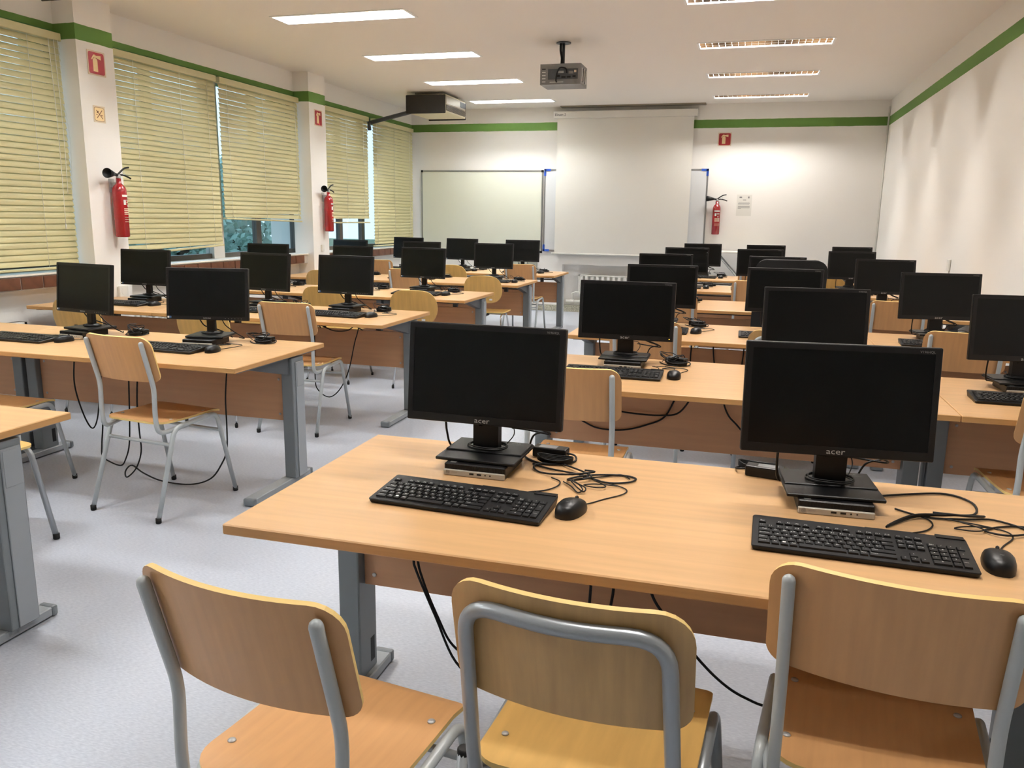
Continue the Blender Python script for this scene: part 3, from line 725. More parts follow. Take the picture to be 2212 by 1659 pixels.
for blk, lst, FR in (('window-side', LM, LF), ('right-hand', RM, RF)):
    for (r, x, yaw, pos) in lst:
        rn = '%s %s row' % (ROW[r], blk)
        y = FR[r]+0.632; a = R_(yaw); nm = pos.replace('of the', 'of')
        put('acer' if blk == 'right-hand' else 'sams', (x, y, ZD+PCH), a, 'black monitor, %s on the %s of desks' % (pos, rn))
        # hull of the pc under the stand, a little straighter than the screen
        pa = a*0.5; put('pc', (x+0.005, y-(0.03 if blk == 'right-hand' else 0.055), ZD), pa, 'mini computer under the monitor, %s on the %s' % (pos, rn))
        first = blk == 'right-hand' and r == 0
        ka = R_(-3.3) if (first and x < 0) else R_(-1.2) if first else R_(random.uniform(-4, 2))
        kx = x+(0.046 if x < 0 else 0.036) if first else x-0.03+random.uniform(-0.02, 0.03)
        if blk == 'window-side' and r == 1: kx = x-0.20 if x < -3.2 else x-0.07; ka = R_(-2)
        if blk == 'right-hand' and r == 1 and x < 0: kx = -0.56
        if blk == 'window-side' and r >= 2 and x > -3.1: kx = x+0.05
        ky = FR[r]+(0.304 if first else 0.33)
        put('kbd' if first else 'kb', (kx, ky, ZD), ka, 'black keyboard before the monitor, %s on the %s' % (pos, rn))
        mx, my, ma = kx+0.275, ky+0.03, R_(random.uniform(-15, 10))
        if first: mx, my, ma = (-0.372, 1.842, R_(-14)) if x < 0 else (0.553, 1.815, R_(-6))
        put('mouse', (mx, my, ZD), ma, 'black wired mouse by the keyboard, %s on the %s' % (pos, rn))
        if first: ax, ay, aa = (-0.53, 2.29, R_(-4)) if x < 0 else (0.09, 2.30, R_(170))
        else: ax, ay, aa = x+0.245+random.uniform(-0.01, 0.02), FR[r]+0.75, R_(random.uniform(-25, 10))
        ad = put('ad', (ax, ay, ZD), aa, 'black power adapter, %s on the %s' % (pos, rn))
        if not first: TANGLE.append((ad, r))
for ad, r in TANGLE:                         # loose loops of cord beside each adapter
    rnd = random.Random(int(ad.location.x*100)+r)
    for k in range(2 if r < 4 else 1):
        a0 = rnd.uniform(0, 6.28); pts = []
        for j in range(9):
            a0 += rnd.uniform(0.7, 1.5); q_ = rnd.uniform(0.4, 1.0)
            pts.append((-0.03+0.085*q_*math.cos(a0), -0.005+0.055*q_*math.sin(a0), 0.036+0.012*rnd.random()+0.004*k if abs(0.055*q_*math.sin(a0)) < 0.03 else 0.006+0.02*rnd.random()))
        g = G(); g.tube(spline(pts, 5), 0.0022, 5); g.obj('loose_cord', 'black_matte', ad)
# power LED on the one monitor that shows it
for o in C.objects:
    if o.get('label') == 'black monitor, left of the three on the second right-hand row of desks':
        g = G(); Rm = Matrix.Translation((0, -0.025, 0.094+0.142)) @ Matrix.Rotation(-R_(6), 4, 'X')
        g.add([Rm @ Vector((0.212+u, -0.003, -0.130+v)) for u, v in ((0,0),(.004,0),(.004,.003),(0,.003))], [(0,1,2,3)])
        g.obj('power_led', 'led_amber', o)

# loose cords on the two front desks and hanging cords under desks
def find(label):
    return [o for o in C.objects if o.get('label') == label][0]
def cord(label, pts, r=0.0032, n=6, own=None):
    g = G(); g.tube(spline(pts, n), r, 6); o = g.obj('power_cord', 'rubber'); o['label'] = label
    if own:
        p = find(own); o.parent = p
        o.matrix_parent_inverse = (Matrix.Translation(p.location) @ Matrix.Rotation(p.rotation_euler.z, 4, 'Z')).inverted(); return o
    p = Vector(pts[0]); best = None
    for d, (x0, x1, yf) in DESKS:
        if x0 <= p.x <= x1 and yf <= p.y <= yf+DD: best = d
    o.parent = best; o.location = (-best.location.x, -best.location.y, 0); return o
z = ZD+0.004
cord('looped black cord with a tie on the front desk, right of its left monitor',
     [(-0.56, 2.19, z), (-0.50, 2.16, z), (-0.40, 2.12, z+.004), (-0.33, 2.09, z), (-0.27, 2.11, z), (-0.255, 2.15, z), (-0.30, 2.165, z), (-0.38, 2.12, z+.006), (-0.43, 2.09, z), (-0.42, 2.07, z+.003), (-0.37, 2.10, z+.008), (-0.42, 2.16, z+.006), (-0.50, 2.22, z), (-0.55, 2.17, z+.003), (-0.52, 2.12, z), (-0.44, 2.10, z+.008), (-0.37, 2.14, z+.010), (-0.40, 2.16, z+.006)], 0.0028, own='black power adapter, left of the two on the nearest right-hand row')
cord('thin wrapped cord bundle on the front desk above the left mouse',
     [(-0.44, 2.06, z), (-0.41, 2.02, z+.003), (-0.385, 1.985, z), (-0.375, 2.0, z+.005), (-0.40, 2.04, z+.008), (-0.43, 2.07, z+.004), (-0.42, 2.05, z+.010), (-0.39, 2.0, z+.009), (-0.37, 1.985, z+.004), (-0.37, 2.01, z+.007), (-0.41, 2.05, z+.012), (-0.34, 2.14, z), (-0.30, 2.17, z), (-0.27, 2.14, z)], 0.0020, own='black wired mouse by the keyboard, left of the two on the nearest right-hand row')
cord('twisted black cord bundle on the front desk, right of its right monitor',
     [(0.36, 2.20, z), (0.45, 2.25, z), (0.55, 2.285, z), (0.60, 2.23, z), (0.585, 2.14, z), (0.52, 2.10, z+.004), (0.44, 2.07, z+.002), (0.36, 1.98, z), (0.43, 2.06, z+.008), (0.52, 2.09, z+.008), (0.60, 2.12, z+.003), (0.56, 2.09, z+.010), (0.48, 2.09, z+.010)], 0.0030, own='black keyboard before the monitor, right of the two on the nearest right-hand row')
cord('black cord looping over the right end of the front desk',
     [(0.40, 2.12, z), (0.46, 2.08, z), (0.54, 2.09, z), (0.62, 2.11, z), (0.68, 2.05, z), (0.62, 2.00, z+.003), (0.58, 2.03, z), (0.66, 2.08, z), (0.74, 2.06, z)], 0.0026, own='black wired mouse by the keyboard, right of the two on the nearest right-hand row')
cord('left cord of the pair hanging under the front desk near its leg', [(-0.86, 2.0, 0.655), (-0.858, 2.0, 0.494), (-0.849, 2.0, 0.446), (-0.793, 2.0, 0.318), (-0.729, 2.0, 0.182), (-0.637, 2.0, 0.126), (-0.554, 2.0, 0.122), (-0.459, 2.0, 0.159), (-0.36, 2.0, 0.27), (-0.34, 2.0, 0.655)], 0.004)
cord('right cord of the pair hanging under the front desk near its leg', [(-0.85, 2.015, 0.655), (-0.853, 2.015, 0.495), (-0.835, 2.015, 0.412), (-0.786, 2.015, 0.297), (-0.743, 2.015, 0.224), (-0.66, 2.015, 0.179), (-0.56, 2.015, 0.163), (-0.46, 2.015, 0.2), (-0.35, 2.015, 0.30), (-0.29, 2.015, 0.42), (-0.28, 2.015, 0.655)], 0.004)
cord('cord sagging under the front desk between the plywood chair and the right chair', [(-0.23, 2.0, 0.655), (-0.185, 2.0, 0.488), (-0.139, 2.0, 0.416), (-0.055, 2.0, 0.317), (0.014, 2.0, 0.255), (0.075, 2.0, 0.223), (0.143, 2.0, 0.211), (0.25, 2.0, 0.25), (0.32, 2.0, 0.40), (0.34, 2.0, 0.655)], 0.004)
cord('cord sagging in a loop left of the chair at the second window-side desk', [(-3.58, 3.6, 0.655), (-3.599, 3.6, 0.511), (-3.585, 3.6, 0.405), (-3.544, 3.6, 0.287), (-3.502, 3.6, 0.237), (-3.463, 3.6, 0.294), (-3.431, 3.6, 0.444), (-3.402, 3.6, 0.655)], 0.0042)
cord('cord reaching down to the floor behind the chair at the second window-side desk', [(-3.175, 3.55, 0.655), (-3.196, 3.55, 0.342), (-3.214, 3.55, 0.182), (-3.244, 3.55, 0.099), (-3.279, 3.55, 0.055), (-3.346, 3.55, 0.065), (-3.401, 3.55, 0.097), (-3.4, 3.55, 0.164), (-3.376, 3.55, 0.327), (-3.36, 3.55, 0.655)], 0.0042)
cord('long cord looped on the floor under the chair at the second window-side desk', [(-3.07, 3.5, 0.655), (-3.095, 3.5, 0.439), (-3.095, 3.5, 0.284), (-3.094, 3.5, 0.167), (-3.127, 3.49, 0.072), (-3.174, 3.47, 0.022), (-3.19, 3.48, 0.052), (-3.162, 3.5, 0.082), (-3.09, 3.5, 0.045), (-2.971, 3.5, 0.012), (-2.793, 3.5, 0.012), (-2.66, 3.5, 0.06), (-2.585, 3.5, 0.153), (-2.551, 3.5, 0.232), (-2.543, 3.5, 0.358), (-2.541, 3.5, 0.507), (-2.523, 3.5, 0.66)], 0.0042)
cord('cord dropping beside the chair at the third window-side desk', [(-2.64, 5.22, 0.672), (-2.66, 5.22, 0.60), (-2.681, 5.22, 0.536), (-2.735, 5.22, 0.328), (-2.80, 5.2, 0.19), (-2.86, 5.15, 0.14), (-2.92, 5.1, 0.2), (-2.94, 5.1, 0.30), (-2.93, 5.1, 0.66)], 0.0042)
cord('short cord drooping under the front edge of the third window-side desk', [(-2.82, 4.99, 0.67), (-2.799, 4.95, 0.696), (-2.7, 4.95, 0.662), (-2.595, 4.95, 0.668), (-2.538, 4.95, 0.699), (-2.50, 4.99, 0.67)], 0.004)
cord('lower of two cords sagging under the second right-hand desk', [(-0.90, 3.85, 0.655), (-0.80, 3.85, 0.50), (-0.716, 3.85, 0.447), (-0.644, 3.85, 0.424), (-0.528, 3.85, 0.427), (-0.415, 3.85, 0.463), (-0.328, 3.85, 0.515), (-0.27, 3.85, 0.655)], 0.0042)
cord('upper of two cords sagging under the second right-hand desk', [(-0.70, 3.84, 0.655), (-0.64, 3.84, 0.56), (-0.568, 3.84, 0.526), (-0.461, 3.84, 0.516), (-0.348, 3.84, 0.518), (-0.261, 3.84, 0.541), (-0.19, 3.84, 0.655)], 0.0042)
cord('cord curving down under the second right-hand desk behind the right front monitor', [(-0.07, 3.84, 0.655), (-0.057, 3.84, 0.59), (-0.033, 3.84, 0.54), (0.002, 3.84, 0.504), (0.06, 3.84, 0.45), (0.15, 3.84, 0.42), (0.22, 3.84, 0.655)], 0.0042)
cord('left plug cord hanging under the third right-hand desk', [(-0.316, 5.40, 0.655), (-0.318, 5.40, 0.58), (-0.327, 5.40, 0.453), (-0.40, 5.40, 0.30), (-0.48, 5.40, 0.45), (-0.5, 5.40, 0.655)], 0.0042)
cord('right plug cord hanging under the third right-hand desk', [(-0.177, 5.40, 0.655), (-0.172, 5.40, 0.58), (-0.149, 5.40, 0.465), (-0.08, 5.40, 0.34), (0.0, 5.40, 0.45), (0.02, 5.40, 0.655)], 0.0042)

# ---------------------------------------------------------------- chairs
def foot_cap(t, x, y, m='rubber', r=0.0135):
    g = G(); g.lathe([(r*0.8, 0.0), (r, 0.004), (r, 0.026)], 12, (x, y, 0)); g.obj('foot_cap', m, t)
def seat_geo(g, hw, y0, y1, z, th, r0, r1, drop):
    def fn(x, t):
        u = (t-y0)/(y1-y0); zz = z-0.012*math.sin(PI*min(1, max(0, u)))*(1-(x/hw)**2*0.6)
        d = max(0, (t-(y1-0.07))/0.07); zz -= drop*d*d
        return (x, t, zz), (0, 0.9*d*drop/0.035*0.5, 1)
    g.sheet(rows_round(y0, y1, hw, r0, r1, 6, 8), fn, th)
def make_chair_a():
    t = thing('school_chair', 'x', 'chair', group='beech school chairs')
    r = 0.0115
    for s_ in (-1, 1):
        g = G(); g.tube(rounded([(s_*0.200, -0.03, 0.428), (s_*0.174, -0.19, 0.412), (s_*0.172, -0.198, 0.50), (s_*0.172, -0.192, 0.635), (s_*0.172, -0.248, 0.852)], 0.040, 6), r, 10, dome=True)
        g.obj('upright', 'grey_paint', t)
        g = G(); g.tube(rounded([(s_*0.212, -0.262, 0.012), (s_*0.204, -0.118, 0.430), (s_*0.201, 0.165, 0.446), (s_*0.216, 0.258, 0.012)], 0.045, 6), r, 10); g.obj('side_frame', 'grey_paint', t)
        for yy, xx in ((-0.262, 0.212), (0.258, 0.214)): foot_cap(t, s_*xx, yy)
    g = G(); g.tube([(-0.205, -0.143, 0.352), (0.205, -0.143, 0.352)], 0.009, 8); g.obj('stretcher', 'grey_paint', t)
    g = G(); g.tube([(-0.204, 0.182, 0.352), (0.204, 0.182, 0.352)], 0.009, 8); g.obj('stretcher', 'grey_paint', t)
    g = G(); seat_geo(g, 0.189, -0.185, 0.215, 0.462, 0.010, 0.075, 0.02, 0.016); st = g.obj('seat', ['chair_beech', 'ply_edge'], t)
    for sx, sy in ((-0.158, -0.09), (0.158, -0.09), (-0.158, 0.12), (0.158, 0.12)):
        g = G(); g.lathe([(0.0085, 0), (0.0075, 0.0025), (0.002, 0.0035)], 10, (sx, sy, 0.4620)); g.obj('bolt', 'logo_silver', st)
    th = 0.010; z0, z1, hw = 0.665, 0.882, 0.203
    sl = (0.248-0.192)/(0.852-0.635)
    def fn(x, zz):
        yc = -0.192-sl*(zz-0.635)
        return (x, yc+r+th/2+0.003-0.85*(0.172**2-x*x)*1.1, zz), (1.87*x, -1, -sl)
    g = G(); g.sheet(rows_round(z0, z1, hw, 0.035, 0.05), fn, th); g.obj('backrest', ['chair_beech', 'ply_edge'], t)
    return t
def make_chair_b():
    t = thing('plywood_chair', 'x', 'chair', group='plywood school chairs')
    r = 0.0135
    pts = []
    side = lambda s_: [(s_*0.186, 0.02, 0.426), (s_*0.186, -0.175, 0.420), (s_*0.180, -0.205, 0.50)]
    L_ = rounded(side(-1)+[(-0.168, -0.279, 0.828), (0.0, -0.305, 0.826), (0.168, -0.279, 0.828)]+side(1)[::-1], 0.062, 7)
    g = G(); g.tube(L_, r, 12); g.obj('back_frame', 'steel_grey', t)
    for s_ in (-1, 1):
        g = G(); g.tube([(s_*0.236, -0.235, 0.012), (s_*0.222, -0.15, 0.452)], 0.0125, 10); lg = g.obj('leg', 'steel_grey', t)
        g = G(); g.lathe([(0.0135, 0.446), (0.0135, 0.456), (0.011, 0.459)], 12, (s_*0.222, -0.15, 0)); g.obj('top_cap', 'rubber', lg)
        g = G(); g.tube(rounded([(s_*0.205, -0.16, 0.422), (s_*0.207, 0.195, 0.430), (s_*0.238, 0.262, 0.012)], 0.05, 6), 0.0125, 10); g.obj('leg', 'steel_grey', t)
        for yy, xx in ((-0.235, 0.236), (0.262, 0.238)): foot_cap(t, s_*xx, yy, 'rubber', 0.0145)
    g = G(); g.tube([(-0.23, -0.19, 0.25), (0.23, -0.19, 0.25)], 0.009, 8); g.obj('stretcher', 'steel_grey', t)
    g = G(); seat_geo(g, 0.200, -0.175, 0.230, 0.455, 0.011, 0.055, 0.02, 0.012); st = g.obj('seat', ['ply_yellow', 'ply_edge'], t)
    for sx, sy in ((-0.165, -0.08), (0.165, -0.08), (-0.165, 0.13), (0.165, 0.13)):
        g = G(); g.lathe([(0.0075, 0), (0.0065, 0.0025), (0.002, 0.0035)], 10, (sx, sy, 0.4565)); g.obj('bolt', 'logo_silver', st)
    sl = (0.272-0.205)/0.30
    def fn(x, zz):
        yc = -0.205-sl*(zz-0.50)
        return (x, yc+r+0.008-0.9*(0.17**2-x*x), zz), (1.8*x, -1, -sl)
    g = G(); g.sheet(rows_round(0.640, 0.868, 0.203, 0.04, 0.06), fn, 0.010); g.obj('backrest', ['ply_back', 'ply_edge'], t)
    return t
def make_chair_c():
    t = thing('round_back_chair', 'x', 'chair', group='round-backed plywood chairs')
    for s_ in (-1, 1):
        g = G(); g.tube(rounded([(s_*0.20, -0.225, 0.012), (s_*0.165, -0.14, 0.425), (s_*0.16, 0.13, 0.432), (s_*0.205, 0.235, 0.012)], 0.06, 6), 0.009, 8); g.obj('side_frame', 'chrome', t)
        for yy, xx in ((-0.225, 0.20), (0.235, 0.205)): foot_cap(t, s_*xx, yy, 'rubber', 0.011)
    g = G(); g.cbox((0, -0.01, 0.428), (0.30, 0.05, 0.012), 0, r=0.002, seg=1); g.obj('seat_bracket', 'steel_grey', t)
    g = G(); g.tube(rounded([(0, -0.02, 0.420), (0, -0.235, 0.418), (0, -0.262, 0.66)], 0.06, 6), 0.013, 10); g.obj('back_post', 'black_plastic', t)
    g = G(); g.lathe([(0.022, 0), (0.024, 0.012), (0.02, 0.028)], 14, mat4=Matrix.Translation((0, -0.270, 0.63)) @ Matrix.Rotation(PI/2, 4, 'X')); g.obj('adjuster_knob', 'black_plastic', t)
    g = G(); seat_geo(g, 0.200, -0.185, 0.225, 0.456, 0.011, 0.09, 0.06, 0.02); g.obj('seat', ['ply_yellow', 'ply_edge'], t)
    rows = []
    for k in range(17):
        a = -PI/2+PI*k/16; zz = 0.703+0.142*math.sin(a)*(1); cs = max(0.0, math.cos(a))
        rows.append((zz, 0.205*max(0.02, cs)**0.5))
    def fn(x, zz): return (x, -0.222-0.16*(zz-0.56)-0.75*(0.2**2-x*x)*0.7, zz), (1.05*x, -1, -0.16)
    g = G(); g.sheet(rows, fn, 0.010); bk = g.obj('backrest', ['ply_yellow', 'ply_edge'], t)
    g = G(); g.add([Vector(fn(x, zz)[0])+Vector((0, -0.0062, 0)) for x, zz in ((0.07,0.590),(0.10,0.590),(0.10,0.608),(0.07,0.608))], [(0,1,2,3)]); g.obj('sticker', 'print_white', bk)
    return t
CH = {'a': make_chair_a(), 'b': make_chair_b(), 'c': make_chair_c()}
cused = set()
def chair(k, x, y, yaw, label):
    if k not in cused:
        cused.add(k); o = CH[k]; o.location = (x, y, 0); o.rotation_euler = (0, 0, R_(yaw)); o['label'] = label; return o
    return dup(CH[k], (x, y, 0), R_(yaw), label)
chair('a', -0.711, 1.238, -7.4, 'beech chair with grey frame in the left foreground before the front desk')
chair('b', -0.22, 1.42, -4.0, 'plywood chair with grey tube around its back, middle foreground')
chair('a', 0.306, 1.575, -7.0, 'beech chair with grey frame in the right foreground, pushed under front desk')
chair('a', -2.77, 3.29, -6.6, 'beech chair with grey legs at the second window-side desk, wholly in view')
chair('a', -3.69, 3.16, 0, 'beech chair cut off by the left edge behind the nearest left desk')
chair('b', -3.154, 2.472, -90, 'plywood chair mostly hidden behind the nearest left desk')
chair('a', -2.88, 4.85, 3, 'beech chair with grey legs at the aisle end of third window-side desk')
chair('c', -4.50, 4.83, 0, 'plywood chair at the window end of third window-side row')
chair('c', -3.49, 4.86, 0, 'plywood chair in the middle of third window-side row behind a monitor')
chair('c', -2.64, 6.42, 4, 'round-backed plywood chair at aisle end of the fourth window-side row')
chair('c', -3.45, 6.42, 0, 'round-backed plywood chair in the middle of the fourth window-side row')
chair('c', -4.40, 6.42, 0, 'round-backed plywood chair at the window end of the fourth window-side row')
chair('c', -2.63, 8.24, 3, 'round-backed plywood chair at aisle end of the fifth window-side row')
chair('a', -3.525, 8.30, 0, 'beech chair in the middle of the fifth window-side row')
chair('c', -4.47, 8.24, 0, 'plywood chair at the window end of the fifth window-side row')
chair('a', -2.665, 9.80, 0, 'beech chair at the aisle end of the farthest window-side row')
chair('c', -3.57, 9.87, 0, 'round-backed plywood chair in the middle of the farthest window-side row')
chair('a', -4.56, 9.80, 0, 'beech chair at the window end of the farthest window-side row')
chair('a', -0.636, 3.25, 0, 'beech chair behind the left front monitor, at second right-hand row')
chair('a', 1.165, 3.43, 4, 'beech chair cut off by the right edge at second right-hand row')
chair('a', -0.53, 4.80, 0, 'beech chair at the aisle end of the third right-hand row')
chair('b', 0.235, 4.80, 0, 'plywood chair with tube-framed back in the middle of third right-hand row')
chair('a', 1.16, 4.97, -4, 'beech chair by the right wall at the third right-hand row')
chair('a', -0.55, 6.55, 0, 'beech chair at the aisle end of the fourth right-hand row')
chair('a', 1.10, 6.68, -3, 'beech chair by the right wall at the fourth right-hand row')
chair('a', 0.075, 8.30, 0, 'beech chair in the middle of the fifth right-hand row')
chair('c', 0.90, 9.80, -8, 'round-backed plywood chair by the wall at the farthest right-hand row')
chair('a', 0.11, 9.98, 0, 'beech chair in the middle of the farthest right-hand row')
# office chair
t = thing('office_chair', 'black office chair with rounded high back at the fourth right-hand row', 'office chair', (0.29, 6.46, 0), R_(4))
def fn(x, zz): return (x, -0.20-0.10*(zz-0.55)+0.9*x*x*0.6, zz), (-1.0*x, 1, 0.1)
g = G(); g.sheet(rows_round(0.60, 1.17, 0.245, 0.06, 0.075), fn, 0.05, 0, 0); g.obj('backrest', 'fabric_black', t)
g = G(); seat_geo(g, 0.24, -0.22, 0.24, 0.49, 0.06, 0.09, 0.06, 0.02); g.obj('seat', ['fabric_black', 'fabric_black'], t)
g = G(); g.tube(rounded([(0, 0.0, 0.44), (0, -0.25, 0.44), (0, -0.25, 0.75)], 0.06, 5), 0.02, 8); g.obj('back_bar', 'black_plastic', t)
g = G(); g.lathe([(0.03, 0.08), (0.028, 0.25), (0.02, 0.26), (0.02, 0.45)], 14); g.obj('gas_column', 'black_plastic', t)
for k in range(5):
    a = 2*PI*k/5+0.3; c, s_ = math.cos(a), math.sin(a)
    g = G(); g.tube([(0.02*c, 0.02*s_, 0.10), (0.27*c, 0.27*s_, 0.07)], [0.022, 0.013], 8); lg = g.obj('base_arm', 'black_plastic', t)
    g = G(); g.lathe([(0.024, -0.018), (0.026, -0.012), (0.026, 0.012), (0.024, 0.018)], 12, mat4=Matrix.Translation((0.27*c, 0.27*s_, 0.027)) @ Matrix.Rotation(a, 4, 'Z') @ Matrix.Rotation(PI/2, 4, 'X')); g.obj('castor', 'black_matte', lg)

# ---------------------------------------------------------------- back wall fittings
yb = YB-0.001
def board(label, x0, x1, z0, z1, face, corner, depth=0.02):
    t = thing('whiteboard', label, 'whiteboard', ((x0+x1)/2, yb, z0)); W, H = x1-x0, z1-z0
    g = G(); g.box(-W/2, W/2, -depth+0.004, 0, 0, H); g.obj('panel', face, t)
    f = 0.022
    for (a, b, c, d) in ((-W/2, W/2, 0, f), (-W/2, W/2, H-f, H), (-W/2, -W/2+f, 0, H), (W/2-f, W/2, 0, H)):
        g = G(); g.box(a, b, -depth, -0.001, c, d); g.obj('frame_rail', 'aluminium', t)
    for sx in (-1, 1):
        for zz, sz in ((0, 1), (H, -1)):
            g = G(); e = 0.03 if corner == 'black_plastic' else 0.10
            xa, xb = sorted((sx*(W/2+0.003), sx*(W/2-e))); za, zb = sorted((zz-sz*0.003, zz+sz*(0.028 if e > 0.05 else e)))
            g.box(xa, xb, -depth-0.003, -0.0005, za, zb)
            if e > 0.05:
                xa, xb = sorted((sx*(W/2+0.003), sx*(W/2-0.028))); za, zb = sorted((zz, zz+sz*e)); g.box(xa, xb, -depth-0.003, -0.0005, za, zb)
            g.obj('corner_piece', corner, t)
    return t
board('large cream whiteboard with black corners on the left of the back wall', -5.11, -3.10, 0.90, 2.15, 'whiteboard_cream', 'black_plastic')
board('whiteboard with blue corners mostly hidden behind the projection screen', -3.082, -0.632, 0.93, 2.165, 'whiteboard_white', 'blue_plastic')
t = thing('projection_screen', 'white pull-down projection screen hanging on the back wall', 'projection screen', (-1.882, YB-0.06, 0))
g = G(); g.cbox((0, -0.01, 2.945), (2.11, 0.09, 0.10), 0, r=0.006, seg=1); cs = g.obj('case', 'white_metal', t)
g = G(); text_geo(g, 'Eleven 2', 0.055, lambda u, v: (u*0.9+0.1*v-0.95, -0.0565, v+2.942)); g.obj('logo', 'rubber', cs)
g = G(); g.box(-1.005, 1.005, -0.006, -0.004, 0.905, 2.91); g.obj('fabric', 'screen_cloth', t)
g = G(); g.tube([(-1.045, -0.005, 0.90), (1.045, -0.005, 0.90)], 0.013, 10); g.obj('bottom_bar', 'white_metal', t)
# thin grey-brown strip against the ceiling above the screen
g = G(); g.box(-2.83, -0.72, YB-0.14, YB, ZC-0.018, ZC); struct(g.obj('trim_2', 'ac_panel'))
# sockets, switches, boxes
def plate(name, label, cat, loc, size, face_dir, m, cells=1):
    """thin wall plate; face_dir '-y' (back wall) , '+x' (pillar), '-x' (right wall)"""
    rz = {'-y': 0, '+x': PI/2, '-x': -PI/2}[face_dir]
    t = thing(name, label, cat, loc, rz); w_, h_, d = size
    g = G(); g.cbox((0, -d/2, 0), (w_, d, h_), 0, r=min(0.004, d*0.3), seg=1); g.obj('plate', m, t)
    for k in range(cells):
        g = G(); cx = -w_/2+w_*(k+0.5)/cells; s_ = min(w_/cells, h_)*0.32
        g.lathe([(s_, 0), (s_, 0.003)], 14, mat4=Matrix.Translation((cx, -d+0.001, 0)) @ Matrix.Rotation(PI/2, 4, 'X')); g.obj('insert', 'print_grey' if m != 'white_plastic' else 'white_metal', t)
    return t
plate('socket_strip', 'grey four-way socket box low on the back wall below the whiteboards', 'socket', (-3.40, yb, 0.69), (0.46, 0.20, 0.04), '-y', 'socket_grey', 4)
plate('cable_box', 'small cream junction box on the plinth below the whiteboards', 'socket', (-3.20, YB-0.026, 0.05), (0.13, 0.08, 0.03), '-y', 'white_plastic', 1)
plate('socket_box', 'grey socket box on the back wall beside the far right monitors', 'socket', (1.19, yb, 0.86), (0.12, 0.20, 0.04), '-y', 'socket_grey', 1)
plate('light_switch', 'small white switch on the right wall above the monitors', 'switch', (XR-0.001, 7.97, 1.085), (0.07, 0.10, 0.02), '-x', 'white_plastic', 1)
plate('light_switch', 'small white switch on the second pillar below the extinguisher', 'switch', (XP+0.001, 9.066, 1.035), (0.05, 0.08, 0.025), '+x', 'white_plastic', 1)
plate('socket_box', 'cream socket low on the near pillar beside the monitor', 'socket', (XP+0.001, 5.66, 0.78), (0.10, 0.10, 0.03), '+x', 'white_plastic', 1)
# notice sheet
t = thing('paper_notice', 'white printed notice sheet taped to the back wall by the extinguisher', 'notice', (-0.105, yb, 1.655))
g = G(); g.box(-0.105, 0.105, -0.0015, 0, -0.15, 0.15); g.obj('sheet', 'white_plastic', t)
g = G(); q = lambda u0, u1, v0, v1: g.add([(u0,-.002,v0),(u1,-.002,v0),(u1,-.002,v1),(u0,-.002,v1)], [(0,1,2,3)])
q(-0.07, -0.035, 0.105, 0.122); q(0.05, 0.068, 0.10, 0.125); q(-0.02, 0.025, 0.072, 0.080)
for k, (a, b) in enumerate(((-.08, .075), (-.085, .08), (-.085, .07))): q(a, b, 0.036-0.012*k, 0.040-0.012*k)
for k in range(5): q(-0.085, 0.08-0.12*(k == 4), -0.012-0.009*k, -0.008-0.009*k)
g.obj('print', 'print_grey', t)
# fire-extinguisher signs
def ext_sign(label, loc, rz, s_=0.186):
    t = thing('fire_extinguisher_sign', label, 'sign', loc, rz); h = s_/2
    mp = lambda u, v, d: (u*s_, -d, v*s_)
    g = G(); g.prism(rr(1, 1, 0.02, 2), 0, 0.002, mp); g.obj('plate', 'sign_rim', t)
    g = G(); g.prism(rr(0.88, 0.88, 0.09, 4), 0.002, 0.0026, mp); g.obj('red_field', 'sign_red', t)
    g = G(); d0, d1 = 0.0026, 0.0031
    body = [(-0.20, -0.34), (0.06, -0.34), (0.06, 0.10)]+[(-0.07+0.13*math.cos(a), 0.10+0.11*math.sin(a)) for a in [PI*k/8 for k in range(1, 8)]]+[(-0.20, 0.10)]
    g.prism(body, d0, d1, mp); g.prism([(-0.10, 0.20), (-0.03, 0.20), (-0.02, 0.33), (-0.11, 0.33)], d0, d1, mp)
    g.prism([(-0.06, 0.24), (0.26, 0.16), (0.26, 0.34), (-0.06, 0.30)], d0, d1, mp); g.prism([(-0.10, 0.26), (-0.25, 0.12), (-0.28, 0.16), (-0.16, 0.32), (-0.08, 0.36)], d0, d1, mp)
    g.obj('pictogram', 'sign_cream', t); return t
ext_sign('red fire extinguisher sign high on the near pillar', (XP+0.001, 5.592, 2.587), PI/2)
ext_sign('small red fire extinguisher sign high on the second pillar', (XP+0.001, 9.08, 2.57), PI/2)
ext_sign('red fire extinguisher sign on the back wall right of the screen', (-0.436, yb, 2.577), 0)
t = thing('no_eating_sign', 'cream square sign with crossed utensils on the near pillar', 'sign', (XP+0.001, 5.578, 2.2), PI/2)
mp = lambda u, v, d: (u*0.125, -d, v*0.125)
g = G(); g.prism(rr(1, 1.02, 0.02, 2), 0, 0.002, mp); g.obj('plate', 'sign_rim', t)
g = G(); g.prism(rr(0.84, 0.86, 0.14, 4), 0.002, 0.0023, mp); g.obj('border', 'sign_brown', t)
g = G(); g.prism(rr(0.79, 0.81, 0.12, 4), 0.0023, 0.0026, mp); g.obj('field', 'sign_cream', t)
g = G()
for a, b in (((-.25, .24), (.26, -.26)), ((-.22, -.24), (.24, .26))):
    d = Vector((b[0]-a[0], b[1]-a[1])).normalized(); nx_, ny_ = -d.y*0.025, d.x*0.025
    g.prism([(a[0]-nx_, a[1]-ny_), (b[0]-nx_, b[1]-ny_), (b[0]+nx_, b[1]+ny_), (a[0]+nx_, a[1]+ny_)], 0.0026, 0.0031, mp)
